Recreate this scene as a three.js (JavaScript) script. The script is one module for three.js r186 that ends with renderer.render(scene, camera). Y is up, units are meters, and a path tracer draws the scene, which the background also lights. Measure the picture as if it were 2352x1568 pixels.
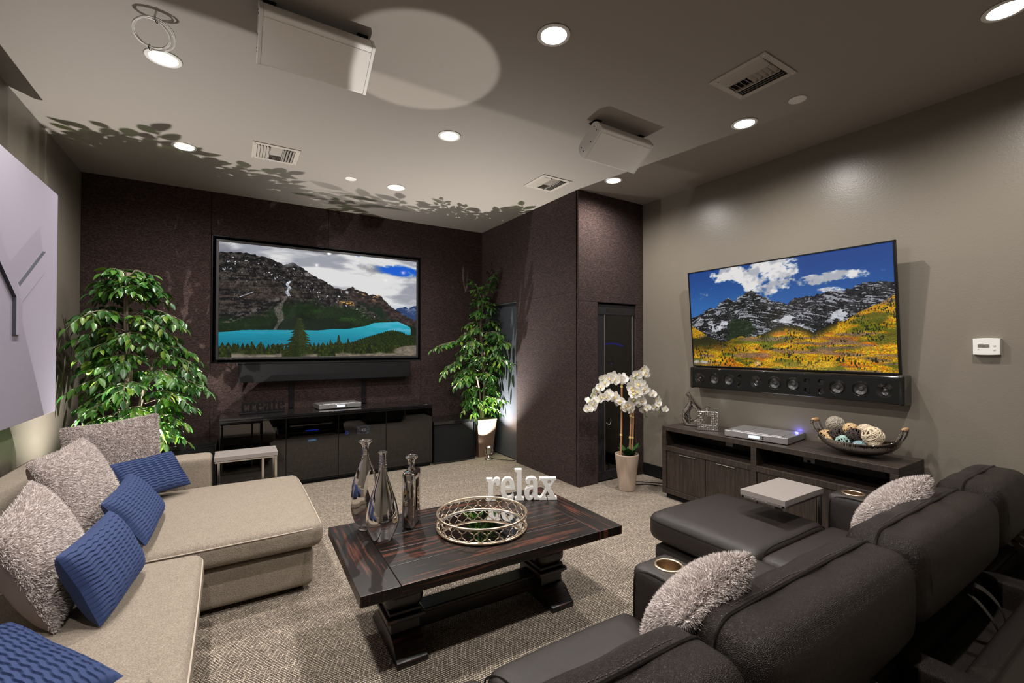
import * as THREE from 'three';
import { RoundedBoxGeometry } from 'three/addons/geometries/RoundedBoxGeometry.js';
import { mergeGeometries, mergeVertices, toCreasedNormals } from 'three/addons/utils/BufferGeometryUtils.js';
import { FontLoader } from 'three/addons/loaders/FontLoader.js';
import { TextGeometry } from 'three/addons/geometries/TextGeometry.js';
import { Brush, Evaluator, SUBTRACTION } from 'three-bvh-csg';

// ---------- camera, exposure ----------
const scene = new THREE.Scene();
scene.background = new THREE.Color(0x000000);
const W = 2352, H = 1568, FOCAL = 1030, CAM_Y = 1.43, CEIL = 3.05;
const YAW = Math.atan2(1176 - 530, FOCAL), PITCH = Math.atan2(797 - 784, FOCAL);
const camera = new THREE.PerspectiveCamera(2 * Math.atan(H / 2 / FOCAL) * 180 / Math.PI, W / H, 0.05, 60);
camera.position.set(0, CAM_Y, 0);
const FWD = new THREE.Vector3(Math.sin(YAW) * Math.cos(PITCH), Math.sin(PITCH), -Math.cos(YAW) * Math.cos(PITCH));
camera.lookAt(camera.position.clone().add(FWD));
scene.add(camera);
const renderer = new THREE.WebGLRenderer({ antialias: true });
renderer.toneMapping = THREE.LinearToneMapping;
renderer.toneMappingExposure = 0.9;
renderer.shadowMap.enabled = true;

// light levels: the recessed downlights and the two plant uplights are built with their fittings further down
const DOWN_CD = 7.0, UP_LEFT_CD = 32, UP_RIGHT_CD = 44;
const DOWN_COLOR = new THREE.Color().setRGB(1.0, 0.945, 0.89), UP_COLOR = new THREE.Color().setRGB(1.0, 0.955, 0.90);

// a photograph pixel as a point on a plane it is known to lie on
const RIGHT = new THREE.Vector3(Math.cos(YAW), 0, Math.sin(YAW)), UPV = new THREE.Vector3().crossVectors(RIGHT, FWD);
function ray(x, y) { return FWD.clone().addScaledVector(RIGHT, (x - W / 2) / FOCAL).addScaledVector(UPV, -(y - H / 2) / FOCAL); }
function px(x, y, plane) {
  const d = ray(x, y), k = Object.keys(plane)[0], o = camera.position;
  return o.clone().addScaledVector(d, (plane[k] - o[k]) / d[k]);
}

// ---------- small helpers ----------
function rng(seed) { let a = seed >>> 0; return () => { a = (a + 0x6D2B79F5) >>> 0; let t = a; t = Math.imul(t ^ (t >>> 15), t | 1); t ^= t + Math.imul(t ^ (t >>> 7), t | 61); return ((t ^ (t >>> 14)) >>> 0) / 4294967296; }; }
const V = (x, y, z) => new THREE.Vector3(x, y, z);
const lerp = (a, b, t) => a + (b - a) * t, clamp = (x, a = 0, b = 1) => Math.min(b, Math.max(a, x));
const smooth = (a, b, x) => { const t = clamp((x - a) / (b - a)); return t * t * (3 - 2 * t); };
const taken = new Map();
function numbered(n) { const k = taken.get(n) || 0; taken.set(n, k + 1); return k ? n + '_' + String(k).padStart(3, '0') : n; }
function part(name, geo, mat, parent, pos) {
  const g = Array.isArray(geo) ? join(geo) : geo;
  const m = new THREE.Mesh(g, mat); m.name = name; m.castShadow = m.receiveShadow = true;
  if (pos) m.position.set(...pos);
  parent.add(m); return m;
}
function thing(name, label, category, [x, y, z] = [0, 0, 0], turn = 0, group) {
  const o = new THREE.Group(); o.name = numbered(name); scene.add(o);
  o.position.set(x, y, z); o.rotation.y = turn; o.userData = { label, category };
  if (group) o.userData.group = group;
  return o;
}
function single(name, geo, mat, label, category, group) {
  const m = part(numbered(name), geo, mat, scene); m.userData = { label, category }; if (group) m.userData.group = group; return m;
}
function struct(name, geo, mat, label) { const m = part(name, geo, mat, scene); m.userData = { kind: 'structure', label, category: name.split('_')[0] }; return m; }
function join(list) {
  const a = list.map(g => { let q = g.index ? g.toNonIndexed() : g.clone(); for (const k of Object.keys(q.attributes)) if (!['position', 'normal', 'uv'].includes(k)) q.deleteAttribute(k); if (!q.attributes.uv) q.setAttribute('uv', new THREE.BufferAttribute(new Float32Array(q.attributes.position.count * 2), 2)); return q; });
  return a.length === 1 ? a[0] : mergeGeometries(a);
}
// uv in metres, each triangle laid on the plane it faces most
function boxUV(geo, swap = false) {
  const g = geo.index ? geo.toNonIndexed() : geo; if (!g.attributes.normal) g.computeVertexNormals();
  const p = g.attributes.position, uv = new Float32Array(p.count * 2);
  const a = V(), b = V(), c = V(), n = V();
  for (let i = 0; i < p.count; i += 3) {
    a.fromBufferAttribute(p, i); b.fromBufferAttribute(p, i + 1); c.fromBufferAttribute(p, i + 2);
    n.crossVectors(b.clone().sub(a), c.clone().sub(a));
    const ax = Math.abs(n.x), ay = Math.abs(n.y), az = Math.abs(n.z);
    [a, b, c].forEach((q, k) => {
      let u, v; if (ax >= ay && ax >= az) { u = q.z; v = q.y; } else if (ay >= az) { u = q.x; v = q.z; } else { u = q.x; v = q.y; }
      if (swap) [u, v] = [v, u];
      uv[(i + k) * 2] = u; uv[(i + k) * 2 + 1] = v;
    });
  }
  g.setAttribute('uv', new THREE.BufferAttribute(uv, 2)); return g;
}
function box(w, h, d, x = 0, y = 0, z = 0) { return boxUV(new THREE.BoxGeometry(w, h, d).translate(x, y, z)); }
function span(x0, x1, y0, y1, z0, z1) { return box(Math.abs(x1 - x0), Math.abs(y1 - y0), Math.abs(z1 - z0), (x0 + x1) / 2, (y0 + y1) / 2, (z0 + z1) / 2); }
function rbox(w, h, d, r, x = 0, y = 0, z = 0, seg = 2) { return boxUV(new RoundedBoxGeometry(w, h, d, seg, Math.min(r, w / 2.01, h / 2.01, d / 2.01)).translate(x, y, z)); }
function rspan(x0, x1, y0, y1, z0, z1, r, seg = 2) { return rbox(Math.abs(x1 - x0), Math.abs(y1 - y0), Math.abs(z1 - z0), r, (x0 + x1) / 2, (y0 + y1) / 2, (z0 + z1) / 2, seg); }
function cyl(r0, r1, h, x = 0, y = 0, z = 0, seg = 24) { return new THREE.CylinderGeometry(r0, r1, h, seg).translate(x, y, z); }
function tube(pts, r, seg = 24, rad = 6, closed = false) { return new THREE.TubeGeometry(new THREE.CatmullRomCurve3(pts.map(p => p.isVector3 ? p : V(...p)), closed), seg, r, rad, closed); }
function lathe(pts, seg = 40) { return new THREE.LatheGeometry(pts.map(p => new THREE.Vector2(...p)), seg); }
function smoothLathe(pts, seg = 48, n = 60) { const c = new THREE.SplineCurve(pts.map(p => new THREE.Vector2(...p))); return new THREE.LatheGeometry(c.getPoints(n).map(p => new THREE.Vector2(Math.max(0, p.x), p.y)), seg); }
// a cushion-like box: rounded edges, then any bulge or bend
function softBox(w, h, d, r, n = 14, fn = null) {
  let g = new THREE.BoxGeometry(2, 2, 2, n, n, n); g.deleteAttribute('uv'); g.deleteAttribute('normal'); g = mergeVertices(g, 1e-5);
  const p = g.attributes.position, half = [w / 2, h / 2, d / 2];
  for (let i = 0; i < p.count; i++) {
    const q = [p.getX(i), p.getY(i), p.getZ(i)].map((t, k) => { const s = Math.sign(t) * (1 - Math.pow(1 - Math.abs(t), 1.7)); return s * half[k]; });
    const inn = q.map((t, k) => clamp(t, -(half[k] - r), half[k] - r));
    const dl = q.map((t, k) => t - inn[k]), L = Math.hypot(...dl) || 1;
    const v = V(...(L > 1e-9 && dl.some(t => Math.abs(t) > 1e-9) ? inn.map((t, k) => t + dl[k] / L * r) : q));
    if (fn) fn(v, w, h, d);
    p.setXYZ(i, v.x, v.y, v.z);
  }
  g.computeVertexNormals(); return boxUV(g);
}
// a band of rectangular section along a curve
function band(pts, w, t, seg = 24, up = V(0, 1, 0)) {
  const c = new THREE.CatmullRomCurve3(pts.map(p => p.isVector3 ? p : V(...p)));
  const pos = [], idx = [];
  for (let i = 0; i <= seg; i++) {
    const q = c.getPoint(i / seg), T = c.getTangent(i / seg), S = V().crossVectors(T, up).normalize(), N = V().crossVectors(S, T).normalize();
    for (const [a, b] of [[-1, -1], [1, -1], [1, 1], [-1, 1]]) { const v = q.clone().addScaledVector(S, a * w / 2).addScaledVector(N, b * t / 2); pos.push(v.x, v.y, v.z); }
    if (i) { const o = (i - 1) * 4; for (let k = 0; k < 4; k++) { const m = (k + 1) % 4; idx.push(o + k, o + m, o + 4 + k, o + m, o + 4 + m, o + 4 + k); } }
  }
  const e = seg * 4; idx.push(0, 2, 1, 0, 3, 2, e, e + 1, e + 2, e, e + 2, e + 3);
  const g = new THREE.BufferGeometry(); g.setAttribute('position', new THREE.Float32BufferAttribute(pos, 3)); g.setIndex(idx);
  const q = g.toNonIndexed(); q.computeVertexNormals(); return boxUV(q);
}
function extrude(pts, depth, bevel = 0, seg = 2, curve = 12) {
  const s = pts.isShape || pts instanceof THREE.Shape ? pts : new THREE.Shape(pts.map(p => new THREE.Vector2(...p)));
  return new THREE.ExtrudeGeometry(s, { depth, bevelEnabled: bevel > 0, bevelSize: bevel, bevelThickness: bevel, bevelOffset: -bevel, bevelSegments: seg, curveSegments: curve });
}
const ev = new Evaluator(); ev.useGroups = false; ev.attributes = ['position', 'normal', 'uv'];
function cut(a, ...bs) { let r = new Brush(join([a])); r.updateMatrixWorld(); for (const b of bs) { const q = new Brush(join([b])); q.updateMatrixWorld(); r = ev.evaluate(r, q, SUBTRACTION); } return r.geometry; }

// ---------- tileable noise and textures ----------
function hash(x, y, s) { let h = Math.imul(x, 374761393) ^ Math.imul(y, 668265263) ^ Math.imul(s, 2147483647 - 101); h = Math.imul(h ^ (h >>> 13), 1274126177); return ((h ^ (h >>> 16)) >>> 0) / 4294967296; }
function vn(x, y, px_, py_, s = 1) {
  const x0 = Math.floor(x), y0 = Math.floor(y), fx = x - x0, fy = y - y0, u = fx * fx * (3 - 2 * fx), v = fy * fy * (3 - 2 * fy);
  const m = (a, p) => p ? ((a % p) + p) % p : a;
  const a = hash(m(x0, px_), m(y0, py_), s), b = hash(m(x0 + 1, px_), m(y0, py_), s), c = hash(m(x0, px_), m(y0 + 1, py_), s), d = hash(m(x0 + 1, px_), m(y0 + 1, py_), s);
  return lerp(lerp(a, b, u), lerp(c, d, u), v);
}
function fbm(x, y, oct = 5, s = 1, px_ = 0, py_ = 0) { let r = 0, a = 0.5, t = 0; for (let o = 0; o < oct; o++) { r += a * vn(x, y, px_, py_, s + o * 17); t += a; x *= 2; y *= 2; px_ *= 2; py_ *= 2; a *= 0.5; } return r / t; }
function texture(w, h, fn, srgb, repeat) {
  const d = new Uint8Array(w * h * 4);
  for (let j = 0; j < h; j++) for (let i = 0; i < w; i++) {
    const c = fn(i / w, j / h, i, j), o = (j * w + i) * 4;
    d[o] = clamp(c[0]) * 255; d[o + 1] = clamp(c[1]) * 255; d[o + 2] = clamp(c[2]) * 255; d[o + 3] = 255;
  }
  const t = new THREE.DataTexture(d, w, h, THREE.RGBAFormat); t.magFilter = THREE.LinearFilter; t.minFilter = THREE.LinearMipmapLinearFilter; t.generateMipmaps = true;
  t.wrapS = t.wrapT = repeat ? THREE.RepeatWrapping : THREE.ClampToEdgeWrapping; if (srgb) t.colorSpace = THREE.SRGBColorSpace;
  if (repeat) t.repeat.set(repeat[0], repeat[1]); t.needsUpdate = true; return t;
}
const gray = v => [v, v, v];
const mix3 = (a, b, t) => [lerp(a[0], b[0], t), lerp(a[1], b[1], t), lerp(a[2], b[2], t)];
// ---------- materials ----------
const std = o => new THREE.MeshStandardMaterial(o), phys = o => new THREE.MeshPhysicalMaterial(o);
const lin = (r, g, b) => new THREE.Color().setRGB(r, g, b);
const M = {};
{
  const peel = texture(256, 256, (u, v) => gray(fbm(u * 64, v * 64, 3, 5, 64, 64)), false, [2.5, 2.5]);
  M.wall = std({ color: lin(0.195, 0.172, 0.140), roughness: 0.34, bumpMap: peel, bumpScale: 0.00035 });
  M.ceiling = std({ color: lin(0.29, 0.26, 0.23), roughness: 0.6, bumpMap: peel, bumpScale: 0.0002 });
  // loop-pile carpet: staggered loops about a centimetre apart with dark gaps
  const N = 26, loop = (u, v) => {
    const y = v * N + 0.5 * (fbm(u * 13, v * 13, 2, 15, 13, 13) - 0.5), r = Math.floor(y), x = u * N + (((r % 2) + 2) % 2) * 0.5 + 0.7 * (fbm(u * 26, v * 26, 2, 17, 26, 26) - 0.5), c = Math.floor(x), fx = x - c - 0.5, fy = y - r - 0.5;
    const ci = ((c % N) + N) % N, ri = ((r % N) + N) % N, k = hash(ci, ri, 3), tall = 0.40 + 0.14 * hash(ci, ri, 5), wide = 0.50 + 0.22 * hash(ci, ri, 7);
    const e = Math.hypot(fx / wide, fy / tall); return [clamp(1.18 - e * e), k];
  };
  const carC = texture(1024, 1024, (u, v) => {
    const [h, k] = loop(u, v), g = fbm(u * 200, v * 200, 2, 9, 200, 200), b = fbm(u * 6, v * 6, 3, 11, 6, 6);
    const t = clamp(h * 1.1 + (g - 0.5) * 0.8) * (0.74 + 0.30 * k) * (0.90 + 0.2 * b);
    return mix3([0.15, 0.13, 0.114], [0.81, 0.75, 0.675], t);
  }, true, [1 / 0.30, 1 / 0.30]);
  const carB = texture(1024, 1024, (u, v) => { const [h] = loop(u, v); return gray(h * 0.7 + 0.3 * fbm(u * 200, v * 200, 2, 9, 200, 200)); }, false, [1 / 0.30, 1 / 0.30]);
  M.carpet = std({ map: carC, bumpMap: carB, bumpScale: 0.005, roughness: 1 });
  // brown heathered acoustic cloth
  const clo = texture(512, 512, (u, v) => {
    const a = fbm(u * 40, v * 170, 3, 21, 40, 170), b = fbm(u * 130, v * 256, 2, 23, 130, 256), t = clamp((a - 0.5) * 1.5 + (b - 0.5) * 1.5 + 0.45);
    return mix3([0.16, 0.115, 0.115], [0.46, 0.36, 0.335], t);
  }, true, [1 / 0.6, 1 / 0.6]);
  const cloB = texture(512, 512, (u, v) => gray(fbm(u * 60, v * 200, 3, 25, 60, 200)), false, [1 / 0.6, 1 / 0.6]);
  M.cloth = std({ map: clo, bumpMap: cloB, bumpScale: 0.0012, roughness: 1, color: lin(0.40, 0.372, 0.36) });
  // leather: pebbled cells
  const cells = 34, pebble = texture(512, 512, (u, v) => {
    const x = u * cells, y = v * cells, cx = Math.floor(x), cy = Math.floor(y); let f1 = 9, f2 = 9;
    for (let j = -1; j <= 1; j++) for (let i = -1; i <= 1; i++) {
      const ax = ((cx + i) % cells + cells) % cells, ay = ((cy + j) % cells + cells) % cells;
      const d = Math.hypot(cx + i + hash(ax, ay, 31) - x, cy + j + hash(ax, ay, 37) - y); if (d < f1) { f2 = f1; f1 = d; } else if (d < f2) f2 = d;
    }
    return gray(clamp((f2 - f1) * 1.5) * 0.8 + 0.2 * fbm(u * 12, v * 12, 3, 41, 12, 12));
  }, false, [1 / 0.105, 1 / 0.105]);
  M.leather = phys({ color: lin(0.0175, 0.0132, 0.0116), roughness: 0.30, bumpMap: pebble, bumpScale: 0.0016, specularIntensity: 0.4 });
  const fine = pebble.clone(); fine.repeat.set(1 / 0.07, 1 / 0.07); fine.needsUpdate = true;
  M.leatherSeat = phys({ color: lin(0.0175, 0.0132, 0.0116), roughness: 0.36, bumpMap: fine, bumpScale: 0.0005, specularIntensity: 0.95 });
  M.leatherBlack = phys({ color: lin(0.0175, 0.0132, 0.0116), roughness: 0.3, bumpMap: pebble, bumpScale: 0.001, specularIntensity: 0.3 });
  M.strap = std({ color: lin(0.016, 0.014, 0.012), roughness: 0.3 });
  M.thread = std({ color: lin(0.026, 0.021, 0.019), roughness: 0.8 });
  M.blackVoid = std({ color: lin(0.006, 0.006, 0.006), roughness: 0.9 });
  // woven sofa cloth
  const weave = texture(512, 512, (u, v) => { const a = fbm(u * 128, v * 128, 2, 51, 128, 128), b = fbm(u * 10, v * 10, 3, 53, 10, 10), w = 0.5 + 0.25 * Math.sin(u * 256 * Math.PI * 2 / 2) + 0.25 * Math.sin(v * 256 * Math.PI * 2 / 2); return mix3([0.44, 0.405, 0.36], [0.645, 0.595, 0.535], clamp((a - 0.5) * 1.05 + 0.38 + w * 0.25 + (b - 0.5) * 0.12)); }, true, [1 / 0.3, 1 / 0.3]);
  const weaveB = texture(512, 512, (u, v) => gray(fbm(u * 128, v * 128, 2, 51, 128, 128)), false, [1 / 0.3, 1 / 0.3]);
  M.sofa = std({ map: weave, bumpMap: weaveB, bumpScale: 0.0018, roughness: 0.95 });
  M.sofaPiping = std({ color: lin(0.42, 0.36, 0.29), roughness: 0.9 });
  // dark espresso table wood with rubbed red-brown streaks (grain along u)
  const table = texture(1024, 512, (u, v) => {
    const wv = v + 0.02 * fbm(u * 3, v * 5, 2, 61, 3, 5);
    const s = fbm(u * 8, wv * 70, 4, 63, 8, 70), f = fbm(u * 24, wv * 190, 3, 65, 24, 190), p = fbm(u * 6, wv * 16, 3, 67, 6, 16);
    let c = mix3([0.060, 0.041, 0.037], [0.34, 0.185, 0.13], smooth(0.49, 0.76, s * 0.7 + p * 0.35));
    c = mix3(c, [0.05, 0.035, 0.032], clamp((f - 0.5) * 1.3)); return c;
  }, true, [1 / 1.4, 1 / 0.7]);
  M.table = phys({ map: table, roughness: 0.36, clearcoat: 0.15, clearcoatRoughness: 0.3 });
  const oak = texture(512, 512, (u, v) => { const s = fbm(u * 6, v * 70, 4, 71, 6, 70), f = fbm(u * 14, v * 220, 2, 73, 14, 220); return mix3([0.15, 0.12, 0.102], [0.30, 0.246, 0.212], clamp((s - 0.30) * 1.2 + (f - 0.5) * 0.8)); }, true, [1 / 0.9, 1 / 0.5]);
  M.oak = std({ map: oak, roughness: 0.5 });
  const paleW = texture(256, 512, (u, v) => { const w = Math.sin((v * 9 + 1.6 * fbm(u * 3, v * 3, 3, 81, 3, 3)) * Math.PI * 2); return mix3([0.60, 0.52, 0.455], [0.72, 0.645, 0.58], clamp(0.55 + 0.3 * w + (fbm(u * 60, v * 30, 2, 83, 60, 30) - 0.5) * 0.5)); }, true, [2, 1]);
  M.paleWood = std({ map: paleW, roughness: 0.55 });
  const bark = texture(64, 256, (u, v) => { const t = fbm(u * 6, v * 24, 4, 91, 6, 24); return mix3([0.22, 0.17, 0.13], [0.66, 0.60, 0.53], smooth(0.35, 0.65, t)); }, true, [2, 6]);
  M.bark = std({ map: bark, roughness: 0.9 });
  const ham = texture(256, 256, (u, v) => { const n = 12, x = u * n, y = v * n, cx = Math.floor(x), cy = Math.floor(y); let f = 9; for (let j = -1; j <= 1; j++) for (let i = -1; i <= 1; i++) { const ax = (cx + i + n) % n, ay = (cy + j + n) % n; f = Math.min(f, Math.hypot(cx + i + 0.3 + 0.4 * hash(ax, ay, 5) - x, cy + j + 0.3 + 0.4 * hash(ax, ay, 7) - y)); } return gray(clamp(f * f * 1.6)); }, false, [1, 1]);
  M.chrome = std({ color: lin(0.63, 0.61, 0.60), metalness: 1, roughness: 0.035 });
  const hamU = ham.clone(); hamU.repeat.set(2, 3); hamU.needsUpdate = true;
  M.chromeHammered = std({ color: lin(0.72, 0.70, 0.68), metalness: 1, roughness: 0.16, bumpMap: ham, bumpScale: 0.004 });
  M.bowlMetal = std({ color: lin(0.42, 0.38, 0.35), metalness: 1, roughness: 0.16, bumpMap: hamU, bumpScale: 0.0014 });
  M.steel = std({ color: lin(0.55, 0.53, 0.51), metalness: 1, roughness: 0.25 });
  M.alu = std({ color: lin(0.52, 0.52, 0.53), metalness: 0.9, roughness: 0.38 });
  M.brass = std({ color: lin(0.55, 0.44, 0.32), metalness: 1, roughness: 0.3 });
  M.goldWire = std({ color: lin(0.62, 0.50, 0.37), metalness: 0.95, roughness: 0.33 });
  M.mirror = std({ color: lin(0.90, 0.91, 0.92), metalness: 1, roughness: 0.0 });
  M.glossBlack = phys({ color: lin(0.008, 0.008, 0.0085), roughness: 0.09, clearcoat: 0.6, clearcoatRoughness: 0.04 });
  M.satinBlack = phys({ color: lin(0.008, 0.008, 0.0085), roughness: 0.38, specularIntensity: 0.4 });
  M.mattBlack = phys({ color: lin(0.008, 0.008, 0.008), roughness: 0.7, specularIntensity: 0.3 });
  M.grille = phys({ color: lin(0.011, 0.011, 0.012), roughness: 0.75, specularIntensity: 0.3, bumpMap: texture(64, 64, (u, v) => gray(0.5 + 0.5 * Math.sin(u * 50.265) * Math.sin(v * 50.265)), false, [1 / 0.04, 1 / 0.04]), bumpScale: 0.0015 });
  M.coneGray = std({ color: lin(0.055, 0.055, 0.056), roughness: 0.28, metalness: 0.3 });
  M.smokedGlass = phys({ color: lin(0.17, 0.17, 0.175), roughness: 0.02, transmission: 1, thickness: 0, ior: 1.75 });
  M.white = std({ color: lin(0.72, 0.70, 0.66), roughness: 0.45 });
  M.whitePaint = std({ color: lin(0.78, 0.77, 0.74), roughness: 0.5 });
  M.speakerWhite = std({ color: lin(0.88, 0.86, 0.83), roughness: 0.5 });
  M.speakerMesh = std({ color: lin(0.86, 0.84, 0.80), roughness: 0.7 });
  M.vent = std({ color: lin(0.42, 0.38, 0.335), roughness: 0.5 });
  M.taupeTop = std({ color: lin(0.26, 0.23, 0.215), roughness: 0.45 });
  M.lilac = std({ color: lin(0.25, 0.225, 0.285), roughness: 0.55 });
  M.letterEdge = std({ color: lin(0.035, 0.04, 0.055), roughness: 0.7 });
  M.copper = std({ color: lin(0.36, 0.235, 0.18), metalness: 0.75, roughness: 0.35 });
  M.soil = std({ color: lin(0.03, 0.022, 0.016), roughness: 1 });
  M.blue = phys({ color: lin(0.017, 0.036, 0.118), roughness: 0.8, sheen: 0.5, sheenRoughness: 0.4, sheenColor: lin(0.16, 0.24, 0.48) });
  M.shagBase = std({ color: lin(0.40, 0.345, 0.325), roughness: 1 });
  M.shag = std({ color: lin(1, 1, 1), roughness: 0.85, side: THREE.DoubleSide });
  M.gusset = std({ color: lin(0.26, 0.215, 0.205), roughness: 0.8 });
  M.petal = phys({ color: lin(0.86, 0.84, 0.80), roughness: 0.8, side: THREE.DoubleSide, transmission: 0.25, thickness: 0 });
  M.petalCore = std({ color: lin(0.75, 0.58, 0.22), roughness: 0.7 });
  M.orchidLeaf = std({ color: lin(0.022, 0.075, 0.016), roughness: 0.3, side: THREE.DoubleSide });
  M.stemGreen = std({ color: lin(0.10, 0.17, 0.05), roughness: 0.6 });
  M.cane = std({ color: lin(0.42, 0.22, 0.11), roughness: 0.45 });
  M.leaves = [[0.018, 0.075, 0.014, 0], [0.035, 0.125, 0.018, 0.25], [0.075, 0.22, 0.022, 0.35], [0.17, 0.29, 0.03, 0.35]].map(([r, g, b, t]) => phys({ color: lin(r, g, b), roughness: 0.36, side: THREE.DoubleSide, transmission: t, thickness: 0 }));
}
// ---------- room shell ----------
const LW = -1.18, RW = 3.965, FW = -5.604, COLX = 3.01, COLZ = -3.52, BACK = 1.7;
struct('floor', span(LW - 0.1, RW + 0.1, -0.1, 0, FW - 0.3, BACK + 0.1), M.carpet, 'beige loop-pile carpet with dark flecked rows');
struct('ceiling', span(LW - 0.1, RW + 0.1, CEIL, CEIL + 0.12, FW - 0.3, BACK + 0.1), M.ceiling, 'flat greige painted ceiling');
struct('wall_left', span(LW - 0.1, LW, 0, CEIL, FW - 0.3, BACK + 0.1), M.wall, 'greige painted wall behind the beige sofa');
struct('wall_right', span(RW, RW + 0.1, 0, CEIL, FW - 0.3, BACK + 0.1), M.wall, 'greige painted wall with the thermostat');
struct('wall_back', span(LW, RW, 0, CEIL, BACK, BACK + 0.1), M.wall, 'greige painted wall opposite the lake screen');
const RX0 = -0.172, RX1 = 2.108, RY0 = 1.262, RY1 = 2.600, PB = FW - 0.025;   // the recess that holds the lake screen
const wallFront = struct('wall_front', [span(LW, RX0, 0, CEIL, PB - 0.2, PB), span(RX1, RW, 0, CEIL, PB - 0.2, PB), span(RX0, RX1, 0, RY0, PB - 0.2, PB), span(RX0, RX1, RY1, CEIL, PB - 0.2, PB), span(RX0, RX1, RY0, RY1, PB - 0.25, PB - 0.14)], M.mattBlack, 'brown cloth-panelled wall around the lake screen');
const J = 0.0015;
for (const [x0, x1, y0, y1] of [[LW, -0.179, 0, CEIL], [-0.179, 0.968, RY1, CEIL], [0.968, 2.106, RY1, CEIL], [2.106, COLX + 0.08, 0, CEIL], [-0.179, 2.106, 0, RY0]])
  part('acoustic_panel', rspan(x0 + J, x1 - J, y0, y1, PB, FW, 0.003, 1), M.cloth, wallFront);
part('recess_lining', [span(RX0, RX0 + 0.008, RY0, RY1, PB - 0.14, FW + 0.002), span(RX1 - 0.008, RX1, RY0, RY1, PB - 0.14, FW + 0.002), span(RX0, RX1, RY1 - 0.008, RY1, PB - 0.14, FW + 0.002), span(RX0, RX1, RY0, RY0 + 0.008, PB - 0.14, FW + 0.002)], M.satinBlack, wallFront);

// the cloth-covered equipment column in the corner, with a door niche on its side and the rack opening in its front
const NZ0 = -5.5, NZ1 = -4.70, NY = 2.0, RKX0 = 3.275, RKX1 = 3.852, RKY0 = 0.025, RKY1 = 1.905;
const wallCol = struct('wall_column', [span(COLX + 0.02, RW, NY, CEIL, PB, COLZ - 0.04), span(COLX + 0.02, RW, 0, NY, NZ1, COLZ - 0.5), span(COLX + 0.02, RKX0, 0, NY, COLZ - 0.5, COLZ - 0.04), span(RKX1, RW, 0, NY, COLZ - 0.5, COLZ - 0.04), span(COLX + 0.12, RW, 0, NY, PB, NZ1)], M.mattBlack, 'brown cloth-covered column in the corner of the room');
for (const [z0, z1, y0, y1] of [[FW, NZ1 - 0.08, NY, CEIL], [NZ1 - 0.08, COLZ - 0.02, NY, CEIL], [NZ1, COLZ - 0.02, 0, NY]])
  part('acoustic_panel', rspan(COLX, COLX + 0.02, y0, y1, z0 + J, z1 - J, 0.003, 1), M.cloth, wallCol);
for (const [x0, x1, y0, y1] of [[COLX, RW, RKY1, CEIL], [COLX, RKX0, 0, RKY1], [RKX1, RW, 0, RKY1]])
  part('acoustic_panel', rspan(x0 + (x0 === COLX ? 0 : J), x1 - J, y0 + J, y1, COLZ - 0.04, COLZ, 0.003, 1), M.cloth, wallCol);
M.doorGray = std({ color: lin(0.055, 0.06, 0.072), roughness: 0.35 });
const d1 = struct('door_1', rspan(COLX + 0.05, COLX + 0.09, 0.012, NY - 0.012, NZ0 - 0.09, NZ1 - 0.012, 0.004), M.doorGray, 'smooth dark grey door in the niche behind the slim potted ficus');
part('door_trim', [span(COLX + 0.0, COLX + 0.12, NY - 0.012, NY - 0.004, FW, NZ1)], M.alu, d1);
struct('baseboard_right', [rspan(RW - 0.014, RW, 0, 0.133, COLZ, BACK, 0.004)], M.satinBlack, 'black baseboard along the greige wall');
struct('baseboard_left', [rspan(LW, LW + 0.014, 0, 0.133, FW, BACK, 0.004)], M.satinBlack, 'black baseboard behind the beige sofa');

// ---------- ceiling fittings ----------
M.lens = std({ color: lin(0.9, 0.9, 0.88), roughness: 0.5, emissive: lin(1, 0.97, 0.92), emissiveIntensity: 9 });
const trimG = lathe([[0.066, -0.004], [0.07, -0.008], [0.084, -0.006], [0.089, 0], [0.066, 0]], 40), lensG = cyl(0.066, 0.066, 0.003, 0, -0.0035, 0, 40);
const LX = [-0.33, 1.41, 3.14], LZ = [-0.545, -1.84, -3.15, -4.46];
const lightNames = { '-0.33,-1.84': 'round recessed downlight above the seat cushion of the beige sofa', '-0.33,-0.545': 'round recessed downlight beyond the near arm of the beige sofa', '1.41,-0.545': 'round recessed downlight above the leather seats closest to the coffee table', '-0.33,-3.15': 'round recessed downlight beside the hanging cable coil', '-0.33,-4.46': 'round recessed downlight between the leaf shadows and the left air vent', '1.41,-1.84': 'round recessed downlight whose starburst glares between the two white ceiling speakers', '1.41,-3.15': 'round recessed downlight beyond the bright ellipse on the ceiling', '1.41,-4.46': 'round recessed downlight beside the small blank plate near the lake screen wall', '3.14,-3.15': 'round recessed downlight in front of the cloth column', '3.14,-1.84': 'round recessed downlight between the large air vent and the greige wall', '3.14,-0.545': 'warm round recessed downlight above the leather seats nearest the thermostat' };
for (const x of LX) for (const z of LZ) {
  if (x === 3.14 && z === -4.46) continue;
  const seen = lightNames[`${x},${z}`];
  const o = thing('recessed_downlight', seen, 'downlight', [x, CEIL, z], 0, 'recessed downlights');
  part('trim_ring', trimG, M.whitePaint, o); part('lens', lensG, M.lens, o);
  const s = new THREE.SpotLight(DOWN_COLOR, DOWN_CD * 1.35, 0, 1.45, 1, 2); s.position.set(x, CEIL - 0.02, z); s.target.position.set(x, 0, z); s.castShadow = true; s.shadow.radius = 1.0; s.shadow.mapSize.set(512, 512); scene.add(s, s.target);
}
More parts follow.
